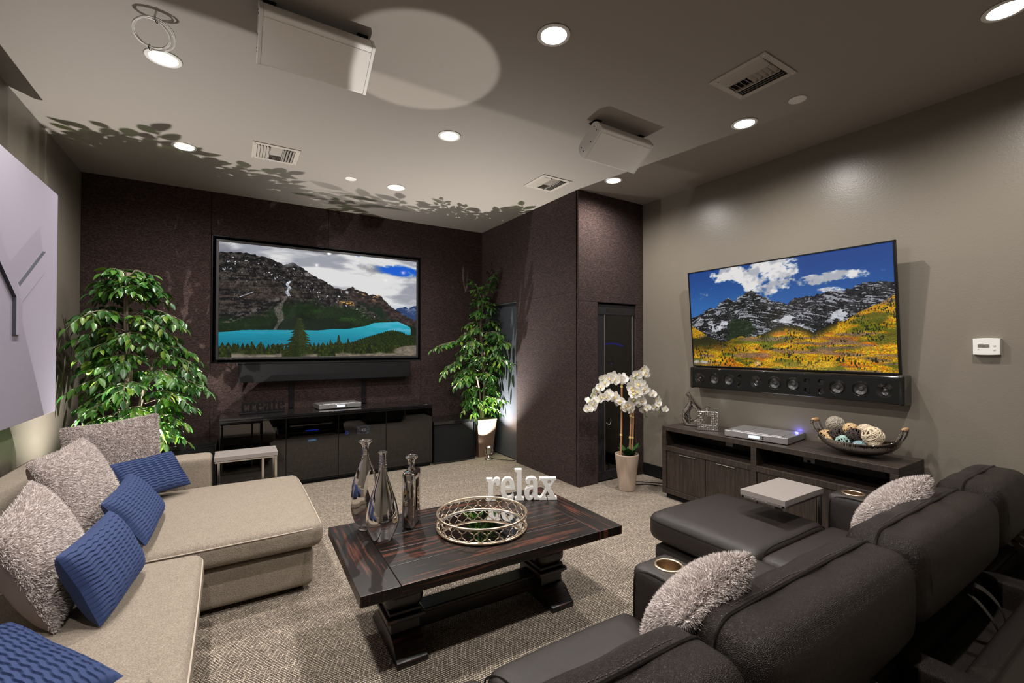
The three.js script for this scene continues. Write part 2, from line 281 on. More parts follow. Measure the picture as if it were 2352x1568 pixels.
for (const [x, z, l] of [[0.968, -4.46, 'small round blank plate on the ceiling near the lake screen wall'], [3.13, -1.476, 'small round blank plate on the ceiling between the large vent and the greige wall']])
  single('blank_plate', lathe([[0, -0.007], [0.046, -0.007], [0.052, -0.004], [0.054, 0], [0, 0]], 32).translate(x, CEIL, z), M.white, l, 'ceiling plate', 'round ceiling plates');

// three-way air registers
function register(x, z, label, turn = 0) {
  const o = thing('air_vent', label, 'air vent', [x, CEIL, z], turn, 'ceiling air vents');
  const w = 0.345, d = 0.345, t = 0.035;
  part('frame', [rspan(-w / 2, w / 2, -0.007, 0, -d / 2, -d / 2 + t, 0.002), rspan(-w / 2, w / 2, -0.007, 0, d / 2 - t, d / 2, 0.002), rspan(-w / 2, -w / 2 + t, -0.007, 0, -d / 2 + t, d / 2 - t, 0.002), rspan(w / 2 - t, w / 2, -0.007, 0, -d / 2 + t, d / 2 - t, 0.002)], M.vent, o);
  part('duct', span(-w / 2 + t, w / 2 - t, -0.0012, -0.0002, -d / 2 + t, d / 2 - t), M.blackVoid, o);
  const iw = w - 2 * t, id = d - 2 * t, c = iw * 0.31;
  const blade = (L) => rbox(0.022, 0.0016, L, 0.0007, 0, 0, 0, 1);
  for (const s of [-1, 1]) for (let k = 0; k < 4; k++) {
    const b = part('louver', blade(id - 0.006), M.vent, o); b.position.set(s * (iw / 2 - 0.012 - k * 0.021), -0.009, 0); b.rotation.z = s * 0.75;
  }
  for (let k = 0; k < 9; k++) { const b = part('louver', rbox(c, 0.0016, 0.022, 0.0007, 0, 0, 0, 1), M.vent, o); b.position.set(0, -0.009, -id / 2 + 0.016 + k * (id - 0.032) / 8); b.rotation.x = k < 4 ? 0.75 : -0.75; }
  for (const s of [-1, 1]) part('divider', rspan(s * c / 2 - 0.002 + s * 0.006, s * c / 2 + 0.002 + s * 0.006, -0.018, 0, -id / 2, id / 2, 0.001), M.vent, o);
  for (const [sx, sz] of [[-1, -1], [1, -1], [-1, 1], [1, 1]]) part('screw', cyl(0.004, 0.004, 0.002, sx * (w / 2 - 0.018), -0.0075, sz * (d / 2 - 0.018), 10), M.steel, o);
}
register(0.308, -4.213, 'square louvered ceiling vent nearest the lake screen wall');
register(2.64, -1.497, 'square louvered ceiling vent above the leather sofa');
register(2.645, -3.555, 'square louvered ceiling vent beside the cloth column');

// white ceiling speakers on black brackets, tipped towards the seats
function ceilingSpeaker(x0, x1, label) {
  const o = thing('ceiling_speaker', label, 'speaker', [(x0 + x1) / 2, CEIL, -2.42], 0, 'white ceiling speakers');
  const L = x1 - x0, n = V(0, -0.81, 0.585), tilt = Math.atan2(0.585, 0.81);
  const body = new THREE.Group();
  const prof = (w, h, r) => { const s = new THREE.Shape(); s.moveTo(-h / 2 + 0.012, w / 2); s.lineTo(h / 2 - 0.012, w / 2); s.quadraticCurveTo(h / 2, w / 2, h / 2, w / 2 - 0.012); s.absarc(h / 2 - r, -w / 2 + r, r, 0, -Math.PI / 2, true); s.lineTo(-h / 2 + r, -w / 2); s.absarc(-h / 2 + r, -w / 2 + r, r, -Math.PI / 2, -Math.PI, true); s.lineTo(-h / 2, w / 2 - 0.012); s.quadraticCurveTo(-h / 2, w / 2, -h / 2 + 0.012, w / 2); return s; };
  // profile plane: x = along the face height, y = face normal
  const put = g => { g.rotateY(Math.PI / 2); g.rotateX(Math.PI - tilt); return g.translate(0, -0.125, 0.0); };
  const cab = extrude(prof(0.12, 0.25, 0.058), L - 0.03, 0, 1, 10).translate(0, 0, -(L - 0.03) / 2);
  part('cabinet', put(cab), M.speakerWhite, o);
  for (const s of [-1, 1]) {
    const e = part('end_cap', put(extrude(prof(0.124, 0.254, 0.06), 0.011, 0.003, 2, 10).translate(0, 0, s * (L / 2 - 0.008) - 0.0055)), M.whitePaint, o);
    part('seam', put(extrude(prof(0.1205, 0.2505, 0.058), 0.0025, 0, 1, 10).translate(0, 0, s * (L / 2 - 0.0155) - 0.00125)), M.mattBlack, o);
    for (const [u, v] of [[0.085, 0.02], [0.085, -0.02], [0, 0.035], [-0.085, 0.02], [-0.085, -0.02]]) part('screw', put(new THREE.CylinderGeometry(0.004, 0.004, 0.003, 10).rotateX(Math.PI / 2).translate(u, v, s * (L / 2 + 0.0005))), M.mattBlack, e);
    const bx = s * (L / 2 - 0.045);
    part('bracket', [rspan(bx - 0.028, bx + 0.028, -0.005, 0, -0.02, 0.06, 0.002), rspan(bx - 0.02, bx + 0.02, -0.075, -0.003, -0.012, 0.03, 0.004), cyl(0.011, 0.011, 0.046, 0, 0, 0, 14).rotateZ(Math.PI / 2).translate(bx, -0.055, 0.012)], M.mattBlack, o);
    part('bracket_bolt', cyl(0.006, 0.006, 0.004, bx, -0.0065, 0.045, 10), M.steel, o);
  }
  part('grille', put(extrude([[-0.113, 0], [0.095, 0], [0.095, 0.004], [-0.113, 0.004]].map(p => p), L - 0.036, 0).translate(0, 0.0585, -(L - 0.036) / 2)), M.speakerMesh, o);
  part('cable', tube([[-0.04, -0.07, -0.05], [0.0, -0.02, -0.1], [0.08, -0.006, -0.12], [0.16, -0.003, -0.12]], 0.003, 20, 6), M.speakerWhite, o);
}
ceilingSpeaker(0.098, 0.615, 'white slab speaker hung beside the bright ellipse on the ceiling');
ceilingSpeaker(2.17, 2.70, 'white slab speaker hung near the cloth column');

// coil of white cable hanging from the ceiling
{
  const o = thing('cable_coil', 'coil of white cable hanging by ties next to a downlight', 'cable', [-0.335, CEIL, -2.80]);
  const r = rng(7), loops = [];
  for (let k = 0; k < 6; k++) { const R = 0.072 + r() * 0.012, ox = (r() - 0.5) * 0.014, oz = (r() - 0.5) * 0.012, pts = []; for (let i = 0; i < 20; i++) { const a = i / 20 * Math.PI * 2; pts.push([ox + R * Math.cos(a), -0.075 + R * 0.5 * Math.sin(a) + (r() - 0.5) * 0.004, oz + R * 0.86 * Math.sin(a)]); } loops.push(pts); }
  for (const pts of loops) part('loop', tube(pts, 0.0034, 48, 6, true), M.whitePaint, o);
  part('drop_cable', tube([[0.02, 0, 0.08], [0.018, -0.015, 0.078], [0.012, -0.03, 0.07], [0.004, -0.037, 0.062]], 0.004, 16, 6), M.whitePaint, o);
  part('tie', new THREE.TorusGeometry(0.012, 0.002, 6, 14).rotateY(1.2).translate(0.02, -0.04, 0.066), M.mattBlack, o);
  part('tie', new THREE.TorusGeometry(0.012, 0.002, 6, 14).rotateY(1.2).translate(-0.02, -0.112, -0.066), M.mattBlack, o);
}
// ---------- what the two screens show ----------
function curve(pts) { return u => { let i = 0; while (i < pts.length - 2 && u > pts[i + 1][0]) i++; const [a, b] = [pts[i], pts[i + 1]], t = clamp((u - a[0]) / (b[0] - a[0])); return lerp(a[1], b[1], t); }; }
const conifer = (u, v, cu, top, bot, half, s) => {   // 0 outside, else shade of a fir
  if (v < top || v > bot) return 0; const t = (v - top) / (bot - top), tier = (t * 16) % 1, w = half * (0.10 + 0.9 * Math.pow(t, 0.8)) * (0.62 + 0.38 * tier) * (0.75 + 0.5 * hash(Math.floor(t * 16), u < cu ? 1 : 2, s));
  const dx = Math.abs(u - cu); return dx < w ? 0.35 + 0.65 * hash(Math.floor(u * 500), Math.floor(v * 330), s) * (u > cu ? 1 : 0.75) : 0;
};
const crowns = (u, v, nx, ny, s) => { // nearest crown: [random id, shade]
  const x = u * nx, y = v * ny, cx = Math.floor(x), cy = Math.floor(y); let best = 9, id = 0, dy = 0;
  for (let j = -1; j <= 1; j++) for (let i = -1; i <= 1; i++) { const a = cx + i + hash(cx + i, cy + j, s), b = cy + j + hash(cx + i, cy + j, s + 1), d = Math.hypot(a - x, b - y); if (d < best) { best = d; id = hash(cx + i, cy + j, s + 2); dy = y - b; } }
  return [id, clamp(0.95 - 0.55 * best - 0.45 * dy)];
};
const lakeTex = (() => {
  const ridge = curve([[0, .09], [.06, .082], [.1, .077], [.17, .095], [.235, .115], [.28, .155], [.33, .125], [.37, .17], [.42, .224], [.494, .293], [.545, .345], [.60, .40], [.66, .47], [.74, .55], [.80, .62], [1, .70]]);
  const ridge2 = curve([[0, 1], [.545, .345], [.59, .345], [.605, .335], [.625, .31], [.645, .335], [.667, .344], [.70, .36], [.72, .39], [.738, .383], [.76, .385], [.775, .372], [.79, .39], [.80, .42], [.836, .478], [.88, .53], [.93, .585], [1, .63]]);
  const far = curve([[0, 1], [.84, .60], [.88, .51], [.91, .50], [.935, .485], [.95, .505], [.97, .49], [1, .47]]);
  const green = curve([[0, .66], [.1, .70], [.16, .66], [.22, .60], [.30, .54], [.36, .49], [.45, .52], [.55, .51], [.62, .53], [.68, .57], [.76, .64], [1, .68]]);
  const shore = curve([[0, .785], [.1, .762], [.25, .755], [.45, .752], [.5, .742], [.6, .735], [.7, .70], [.75, .665], [.82, .655], [.885, .645], [.92, .67], [.96, .70], [.965, .72], [1, .72]]);
  const hill = curve([[0, 1], [.62, .86], [.68, .82], [.78, .765], [.85, .727], [.90, .745], [.95, .775], [1, .77]]);
  const front = curve([[0, .875], [.2, .89], [.45, .875], [.62, .86], [.75, .87], [.85, .88], [1, .87]]);
  return texture(1280, 720, (u, v0) => {
    const v = 1 - v0, n = fbm(u * 14, v * 14, 5, 101), n2 = fbm(u * 60, v * 60, 4, 103), n3 = fbm(u * 200, v * 110, 2, 107);
    // sky
    const cl = fbm(u * 3.2 + 0.7 * n, v * 6.5 + 0.5 * n, 6, 111), dk = fbm(u * 4 + 9, v * 9, 5, 113);
    let c = mix3([0.54, 0.54, 0.57], [0.90, 0.90, 0.90], smooth(0.35, 0.60, cl));
    c = mix3(c, [0.45, 0.46, 0.53], smooth(0.52, 0.70, dk) * 0.6);
    const blue = Math.max(smooth(0.2, 0.0, Math.hypot((u - .90) / 0.55, (v - .10) / 0.32) - 0.12), smooth(.1, 0, Math.hypot((u - .70) / .5, (v - .02) / .3) - 0.05)) * smooth(0.60, 0.40, cl);
    c = mix3(c, [0.08, 0.37, 0.83], clamp(blue * 1.3));
    if (v > .44 && u > .75) c = mix3(c, [0.66, 0.72, 0.82], 0.4 * smooth(.44, .52, v));
    if (v > far(u) + (n2 - .5) * 0.02) c = mix3([0.16, 0.25, 0.42], [0.42, 0.47, 0.60], smooth(0.5, 0.62, n2) * smooth(.62, .48, v));
    const rk = (lo, hi, t) => mix3(lo, hi, t);
    if (v > ridge2(u) + (n2 - 0.5) * 0.03 && u > .54) {
      const d = v - ridge2(u); let m = rk([0.10, 0.085, 0.095], [0.34, 0.27, 0.25], clamp(n2 * 1.5 - 0.3));
      const sun = smooth(.66, .70, u) * smooth(.80, .76, u) * smooth(.09, .0, d); m = mix3(m, [0.86, 0.66, 0.42], sun * smooth(0.42, 0.58, n2));
      if (u < .66) m = mix3(m, [0.75, 0.76, 0.80], smooth(0.63, 0.68, n2) * smooth(0.10, 0.02, d));
      c = mix3(m, [0.06, 0.15, 0.09], smooth(.10, .20, d + (n - .5) * 0.12));
    }
    if (v > ridge(u) + (n2 - 0.5) * 0.025) {
      const d = v - ridge(u), strata = fbm(u * 5, (v + u * 0.05) * 70, 3, 121);
      let m = rk([0.055, 0.055, 0.065], [0.29, 0.265, 0.25], clamp((n2 - 0.5) * 2.4 + (n3 - 0.5) * 1.4 + (strata - 0.5) * 1.1 + 0.36));
      m = mix3(m, [0.30, 0.25, 0.20], smooth(.16, .30, d) * 0.5 * smooth(0.4, 0.7, strata));
      m = mix3(m, [0.90, 0.92, 0.96], smooth(0.765, 0.80, fbm(u * 120, v * 55, 3, 127)) * smooth(.36, .10, d) * smooth(0.02, 0.05, d) * 0.95);
      const gl = green(u) + (n - 0.5) * 0.14; m = mix3(m, [0.06, 0.155, 0.05], smooth(gl - 0.05, gl + 0.03, v) * (0.65 + 0.35 * n2));
      m = mix3(m, [0.035, 0.105, 0.05], smooth(gl + 0.08, gl + 0.17, v + (n2 - .5) * 0.06));
      m = mix3(m, [0.22, 0.40, 0.12], smooth(.40, .47, u) * smooth(.78, .6, u) * smooth(0.56, 0.66, n) * smooth(.5, .55, v) * smooth(.70, .6, v) * 0.5);
      m = m.map(t => t * (0.62 + 0.76 * fbm(u * 260, v * 150, 3, 161)));
      // scree chutes and the snow gully
      const s1 = curve([[.26, .29], [.30, .31], [.31, .38], [.285, .47], [.262, .58], [.268, .66], [.25, .72], [.237, .755]]);
      const gx = v < .44 ? lerp(.305, .302, (v - .3) / .14) + 0.006 * Math.sin(v * 90) : v < .56 ? lerp(.300, .256, (v - .44) / .12) : v < .66 ? lerp(.256, .270, (v - .56) / .10) : lerp(.270, .240, (v - .66) / .10);
      if (v > .30 && v < .755) { const w = v < .47 ? 0.006 + 0.008 * n2 : 0.009 + 0.016 * smooth(.5, .56, v) * smooth(.72, .6, v), k = smooth(w, w * 0.5, Math.abs(u - gx)); m = mix3(m, v < .44 ? [0.85, 0.88, 0.93] : [0.40, 0.375, 0.355], k * (0.25 + 1.1 * n3)); }
      const fan = Math.abs(u - lerp(.27, .05, (v - .46) / .22)); if (v > .44 && v < .70) m = mix3(m, [0.42, 0.39, 0.37], smooth(0.03, 0.006, fan) * smooth(0.4, 0.6, n2) * 0.8);
      const sc = Math.abs(v - (0.475 - (u - .08) * 0.85)); if (u > .078 && u < .148) m = mix3(m, [0.85, 0.87, 0.91], smooth(0.006, 0.002, sc + 0.004 * n3));
      m = mix3(m, [0.90, 0.66, 0.30], smooth(.545, .58, u) * smooth(.642, .625, u) * smooth(0.022, 0.004, Math.abs(v - .475 - (n2 - .5) * 0.05)) * smooth(0.35, 0.6, n3 * 0.5 + n2 * 0.5));
      if (d < 0.16) m = mix3(m, [0.70, 0.71, 0.74], 0.55 * smooth(0.05, 0.0, d) * smooth(.25, .30, u) * smooth(.36, .31, u));
      c = m;
    }
    if (v > shore(u) + (n2 - .5) * 0.006 && !(u > .965 && v < .80)) { const s = smooth(.6, 1, u); c = mix3([0.02, 0.46, 0.56], [0.16, 0.66, 0.74], smooth(.92, .66, v)); c = c.map(t => t * (0.94 + 0.12 * fbm(u * 20, v * 160, 3, 163))); c = mix3(c, [0.46, 0.73, 0.85], s * smooth(0.42, 0.62, fbm(u * 9, v * 30, 3, 131)) * 0.7); }
    else if (v > .70 && u > .965) c = [0.04, 0.10, 0.05];
    const jag = 0.035 * Math.abs(((u * 95 + 0.8 * fbm(u * 30, 1, 2, 133)) % 1) - 0.5) * (0.5 + hash(Math.floor(u * 95 + 0.8 * fbm(u * 30, 1, 2, 133)), 3, 137));
    if (v > hill(u) + jag * 0.7) { const [i1, s1] = crowns(u, v, 240, 70, 421); c = mix3([0.02, 0.05, 0.02], [0.16, 0.235, 0.05], clamp(s1 * (0.5 + 0.7 * i1))); }
    const fj = 0.10 * Math.abs(((u * 46 + 1.3 * fbm(u * 12, 2, 2, 141)) % 1) - 0.5) * (0.3 + hash(Math.floor(u * 46 + 1.3 * fbm(u * 12, 2, 2, 141)), 5, 143)) - 0.01;
    if (v > front(u) + fj) { const [i1, s1] = crowns(u, v, 110, 34, 431); c = mix3([0.015, 0.035, 0.015], [0.22, 0.28, 0.055], clamp(s1 * (0.35 + 0.75 * i1) + (n3 - .5) * 0.5)); }
    for (const [cu, top, bot, half, s] of [[.357, .635, 1.02, .088, 3], [.555, .79, 1, .022, 5], [.605, .825, 1, .022, 7], [.512, .835, .95, .013, 9], [.068, .88, 1.02, .035, 11], [.85, .855, 1, .03, 13], [.97, .90, 1, .022, 15], [.14, .86, 1, .02, 17], [.18, .86, 1, .02, 19]]) { const k = conifer(u, v, cu, top, bot, half, s); if (k) c = mix3([0.025, 0.06, 0.02], [0.30, 0.36, 0.07], clamp(k * 1.25 - 0.45)); }
    const rock = Math.max(smooth(.965, .985, v + (n - .5) * 0.05) * smooth(.5, .56, fbm(u * 8, 3, 2, 151)), smooth(0.0, 0.02, 0.085 - Math.hypot((u - .985) * 0.62, (v - .955) * 1.25)));
    c = mix3(c, mix3([0.30, 0.27, 0.24], [0.62, 0.57, 0.50], n2), rock);
    return c;
  }, true);
})();
const peaksTex = (() => {
  const ridge = curve([[0, .49], [.03, .47], [.075, .443], [.12, .39], [.15, .39], [.165, .41], [.19, .343], [.215, .33], [.245, .30], [.27, .33], [.285, .345], [.305, .30], [.335, .285], [.365, .253], [.39, .262], [.43, .305], [.47, .35], [.50, .376], [.52, .377], [.545, .395], [.565, .417], [.57, .40], [.58, .38], [.605, .36], [.625, .365], [.65, .347], [.68, .355], [.705, .345], [.735, .338], [.76, .325], [.80, .33], [.82, .34], [.825, .32], [.845, .325], [.865, .293], [.91, .286], [.95, .29], [1, .304]]);
  const trees = curve([[0, .57], [.05, .63], [.12, .70], [.2, .75], [.3, .70], [.4, .70], [.45, .66], [.5, .62], [.56, .60], [.62, .62], [.68, .67], [.72, .64], [.77, .60], [.81, .575], [.845, .545], [.89, .50], [.935, .46], [.97, .43], [1, .40]]);
  return texture(1280, 720, (u, v0) => {
    const v = 1 - v0, n = fbm(u * 14, v * 14, 5, 201), n2 = fbm(u * 70, v * 70, 4, 203);
    let c = mix3([0.10, 0.27, 0.55], [0.20, 0.43, 0.70], smooth(0, .5, v) * (1 - 0.35 * u));
    const blob = (a, b, w, h) => smooth(1.25, 0.35, Math.hypot((u - a) / w, (v - b) / h));
    const mask = Math.max(blob(.44, .10, .23, .17), blob(.28, .06, .15, .10), blob(.22, .05, .10, .06) * 0.85, blob(.66, .22, .13, .065), blob(.80, .20, .12, .065), blob(.52, .24, .15, .10), blob(.56, .33, .05, .035) * .7, blob(.74, .32, .13, .035) * .75, blob(.97, .20, .03, .02) * .6);
    const cf = fbm(u * 11, v * 8, 6, 211), cloud = smooth(0.40, 0.66, mask * 0.70 + (cf - 0.5) * 1.5 + (n2 - 0.5) * 0.35);
    c = mix3(c, mix3([0.70, 0.71, 0.75], [0.93, 0.92, 0.92], smooth(0.35, 0.6, fbm(u * 20, v * 14, 4, 213))), cloud);
    const rj = ridge(u) + (fbm(u * 90, 7, 3, 215) - 0.5) * 0.022;
    if (v > rj) {
      const d = v - rj, n5 = fbm(u * 170, v * 120, 3, 243), warp = fbm(u * 16, v * 16, 4, 245), st = fbm(u * 22 + warp * 3, (v + Math.abs(u - .365) * -0.30 + warp * 0.05) * 130, 3, 217), gully = Math.abs(fbm(u * 30 + v * 6, v * 10, 4, 247) - 0.5) * 2;
      let m = mix3([0.045, 0.05, 0.06], [0.28, 0.275, 0.285], clamp((n2 - 0.5) * 1.5 + (n5 - 0.5) * 1.1 + gully * 1.1 + 0.05));
      m = mix3(m, [0.70, 0.71, 0.75], smooth(0.56, 0.68, st + (n5 - 0.5) * 0.45 + (warp - .5) * 0.35) * 0.85);
      const snow = Math.max(blob(.13, .585, .035, .09) * .9, blob(.155, .615, .07, .045), blob(.21, .56, .035, .06) * .7, blob(.53, .56, .085, .03), blob(.56, .535, .04, .025), blob(.79, .53, .045, .065), blob(.82, .575, .06, .02), blob(.62, .60, .06, .03) * .6);
      m = mix3(m, [0.84, 0.85, 0.88], smooth(0.50, 0.75, snow * 0.9 + (n2 - 0.5) * 0.9 + (warp - 0.5) * 1.1) * (0.75 + 0.35 * n5));
      m = mix3(m, [0.09, 0.15, 0.06], smooth(0.5, 0.8, Math.max(blob(.31, .62, .11, .14), blob(.27, .70, .08, .07)) + (n2 - .5) * 0.8) * 0.8);
      c = m;
    }
    const tj = trees(u) + (fbm(u * 60, 9, 3, 221) - 0.5) * 0.02;
    if (v > tj) {
      const d = v - tj, g = fbm(u * 9, v * 16, 4, 227), a = fbm(u * 12 + 3, v * 22, 4, 223), persp = v < .76 + .03 * Math.sin(u * 30) ? 1 : 0.62, [id, sh] = crowns(u, v, 270 * persp, 165 * persp, 401), [id2, sh2] = crowns(u, v, 260 * persp, 75 * persp, 411), hf = fbm(u * 420, v * 240, 2, 413);
      let m = id < 0.62 ? [0.90, 0.68, 0.08] : id < 0.80 ? [0.84, 0.50, 0.06] : [0.62, 0.58, 0.10];
      m = mix3(m, [0.80, 0.42, 0.05], smooth(0.53, 0.64, a) * 0.75); m = mix3(m, [0.34, 0.40, 0.06], smooth(0.54, 0.66, g) * 0.8);
      m = mix3(m, [0.55, 0.43, 0.40], smooth(0.60, 0.68, fbm(u * 5 + 4, v * 26, 4, 231)) * 0.75);
      m = m.map(t => t * (0.22 + 0.62 * sh + 0.5 * hf) * (0.75 + 0.5 * fbm(u * 18, v * 30, 3, 415)));
      const darkL = smooth(.40, .12, u) * smooth(.90, .74, v) * smooth(.40, .54, fbm(u * 7, v * 9, 4, 233) + .09), fir = (id2 > 0.74 ? 1 : 0) * smooth(0.40, 0.58, fbm(u * 14, v * 22, 3, 235)) + darkL;
      m = mix3(m, mix3([0.02, 0.03, 0.02], [0.16, 0.18, 0.06], sh2), clamp(fir) * 0.93);
      if (u > .42 && u < .78) m = mix3(m, mix3([0.03, 0.045, 0.02], [0.14, 0.15, 0.05], sh), smooth(.075, .0, d) * 0.9);
      if (v > .86) m = mix3(m, [0.84, 0.74, 0.28], smooth(.88, .97, v) * smooth(.42, .5, u) * smooth(.80, .7, u) * 0.5 * sh);
      m = mix3(m, [0.74, 0.72, 0.68], smooth(0.52, 0.66, fbm(u * 26, v * 26, 4, 239)) * smooth(.17, .06, u) * smooth(.90, .96, v));
      c = m;
    }
    return c;
  }, true);
})();
const screenMat = (map, k) => phys({ color: lin(0.01, 0.01, 0.01), roughness: 0.05, emissive: lin(1, 1, 1), emissiveMap: map, emissiveIntensity: k, specularIntensity: 0.6 });
function panelPlane(w, h) { return new THREE.PlaneGeometry(w, h); }

// lake screen sunk into the wall
{
  const x0 = -0.136, x1 = 2.078, y0 = 1.296, y1 = 2.570, b = 0.026, zf = FW - 0.02, cx = (x0 + x1) / 2, cy = (y0 + y1) / 2, w = x1 - x0, h = y1 - y0;
  const o = thing('television', 'large recessed screen showing a turquoise lake below a mountain', 'television', [cx, cy, zf]);
  part('housing', span(-w / 2 + 0.02, w / 2 - 0.02, -h / 2 + 0.02, h / 2 - 0.02, -0.125, -0.012), M.mattBlack, o);
  M.bezel = std({ color: lin(0.05, 0.05, 0.052), roughness: 0.35, metalness: 0.4 });
  part('bezel', [rspan(-w / 2, w / 2, h / 2 - b, h / 2, -0.04, 0, 0.003), rspan(-w / 2, w / 2, -h / 2, -h / 2 + b, -0.04, 0, 0.003), rspan(-w / 2, -w / 2 + b, -h / 2 + b, h / 2 - b, -0.04, 0, 0.003), rspan(w / 2 - b, w / 2, -h / 2 + b, h / 2 - b, -0.04, 0, 0.003)], M.bezel, o);
  part('screen', panelPlane(w - 2 * b, h - 2 * b).translate(0, 0, -0.006), screenMat(lakeTex, 1.0), o);
}
// mountain screen on the greige wall, tipped forward
{
  const z0 = -2.822, z1 = -1.192, w = z1 - z0, h = 0.925, b = 0.012;
  const o = thing('television', 'wall-mounted screen showing snowy peaks above yellow autumn forest', 'television', [3.856, 1.700, (z0 + z1) / 2], -Math.PI / 2);
  const tilt = Math.atan2(0.08, 0.92), T = g => g.rotateX(tilt);
  part('housing', T(rspan(-w / 2 + 0.004, w / 2 - 0.004, -h / 2 + 0.004, h / 2 - 0.004, -0.032, -0.006, 0.006)), M.satinBlack, o);
  part('bezel', [rspan(-w / 2, w / 2, h / 2 - b, h / 2, -0.03, 0.001, 0.002), rspan(-w / 2, w / 2, -h / 2, -h / 2 + b, -0.03, 0.001, 0.002), rspan(-w / 2, -w / 2 + b, -h / 2, h / 2, -0.03, 0.001, 0.002), rspan(w / 2 - b, w / 2, -h / 2, h / 2, -0.03, 0.001, 0.002)].map(T), M.satinBlack, o);
  part('screen', T(panelPlane(w - 2 * b, h - 2 * b).translate(0, 0, -0.004)), screenMat(peaksTex, 0.95), o);
  part('maker_mark', T(box(0.028, 0.004, 0.002, 0, -h / 2 + 0.004, 0.0015)), M.alu, o);
  part('wall_mount', [span(-0.3, 0.3, -0.25, 0.25, -0.108, -0.09), span(-0.25, -0.2, -0.05, 0.28, -0.09, -0.035), span(0.2, 0.25, -0.05, 0.28, -0.09, -0.035)], M.mattBlack, o);
}
// lilac panel with a raised letter on the left wall
{
  const x = -1.0, z1 = -4.205, z0 = -2.2, y0 = 1.0, y1 = 2.462;
  const o = thing('wall_panel', 'pale lilac panel with a raised letter Y standing off the left wall', 'wall panel', [x, 0, 0]);
  part('board', rspan(-0.03, 0, y0, y1, z1, z0, 0.002), M.lilac, o);
  part('standoff', [span(LW - x, -0.03, 1.5, 1.56, -3.6, -3.5), span(LW - x, -0.03, 1.9, 1.96, -2.8, -2.7)], M.mattBlack, o);
  // letter in the plane of the board: across = -z (further = right), from photographed corners
  const L = (a, b) => { const p = px(a, b, { x }); return [-p.z, p.y]; };
  const A = L(98, 577), B = L(34, 657), C = L(22, 680), D = L(-40, 500), E1 = L(29, 768), w = 0.085;
  const stemX = L(28, 690)[0];
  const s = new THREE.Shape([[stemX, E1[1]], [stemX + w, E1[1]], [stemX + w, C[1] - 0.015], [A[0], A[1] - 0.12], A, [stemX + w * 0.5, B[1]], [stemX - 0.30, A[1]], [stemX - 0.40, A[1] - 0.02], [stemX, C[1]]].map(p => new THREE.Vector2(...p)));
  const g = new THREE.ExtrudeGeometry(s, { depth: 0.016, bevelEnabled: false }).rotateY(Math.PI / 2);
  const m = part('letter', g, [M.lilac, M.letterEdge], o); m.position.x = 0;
}
// thermostat
{
  const o = thing('thermostat', 'white wall thermostat with a small grey display reading 66', 'thermostat', [RW, 1.433, -0.787], -Math.PI / 2);
  const s = new THREE.Shape(), w = 0.059, h = 0.049; s.moveTo(-w, -h); s.quadraticCurveTo(0, -h - 0.006, w, -h); s.lineTo(w + 0.001, h); s.quadraticCurveTo(0, h + 0.006, -w, h); s.closePath();
  part('body', extrude(s, 0.026, 0.003, 2, 10), M.whitePaint, o);
  const cv = document.createElement('canvas'); cv.width = 128; cv.height = 48; const x = cv.getContext('2d'); x.fillStyle = '#77736a'; x.fillRect(0, 0, 128, 48); x.fillStyle = '#3c3a33'; x.font = 'bold 32px monospace'; x.fillText('66', 46, 40); x.fillRect(8, 14, 26, 2); x.fillRect(10, 24, 14, 2);
  const t = new THREE.CanvasTexture(cv); t.colorSpace = THREE.SRGBColorSpace;
  part('display', panelPlane(0.05, 0.018).translate(-0.012, 0.004, 0.0305), std({ map: t, roughness: 0.3 }), o);
  part('badge', rbox(0.02, 0.005, 0.002, 0.001, -0.024, 0.019, 0.0298), M.white, o);
  for (const [y, k] of [[0.012, 1], [0.004, -1]]) part('button', extrude([[-0.007, 0], [0.007, 0], [0, 0.006 * k]].sort(() => 0), 0.003).translate(0.034, y - (k > 0 ? 0.004 : -0.002), 0.0285), M.white, o);
  part('button', cyl(0.005, 0.005, 0.003, 0, 0, 0, 14).rotateX(Math.PI / 2).translate(0.034, -0.018, 0.03), M.white, o);
  part('indicator', box(0.004, 0.0025, 0.001, -0.034, -0.018, 0.0297), M.mattBlack, o);
}
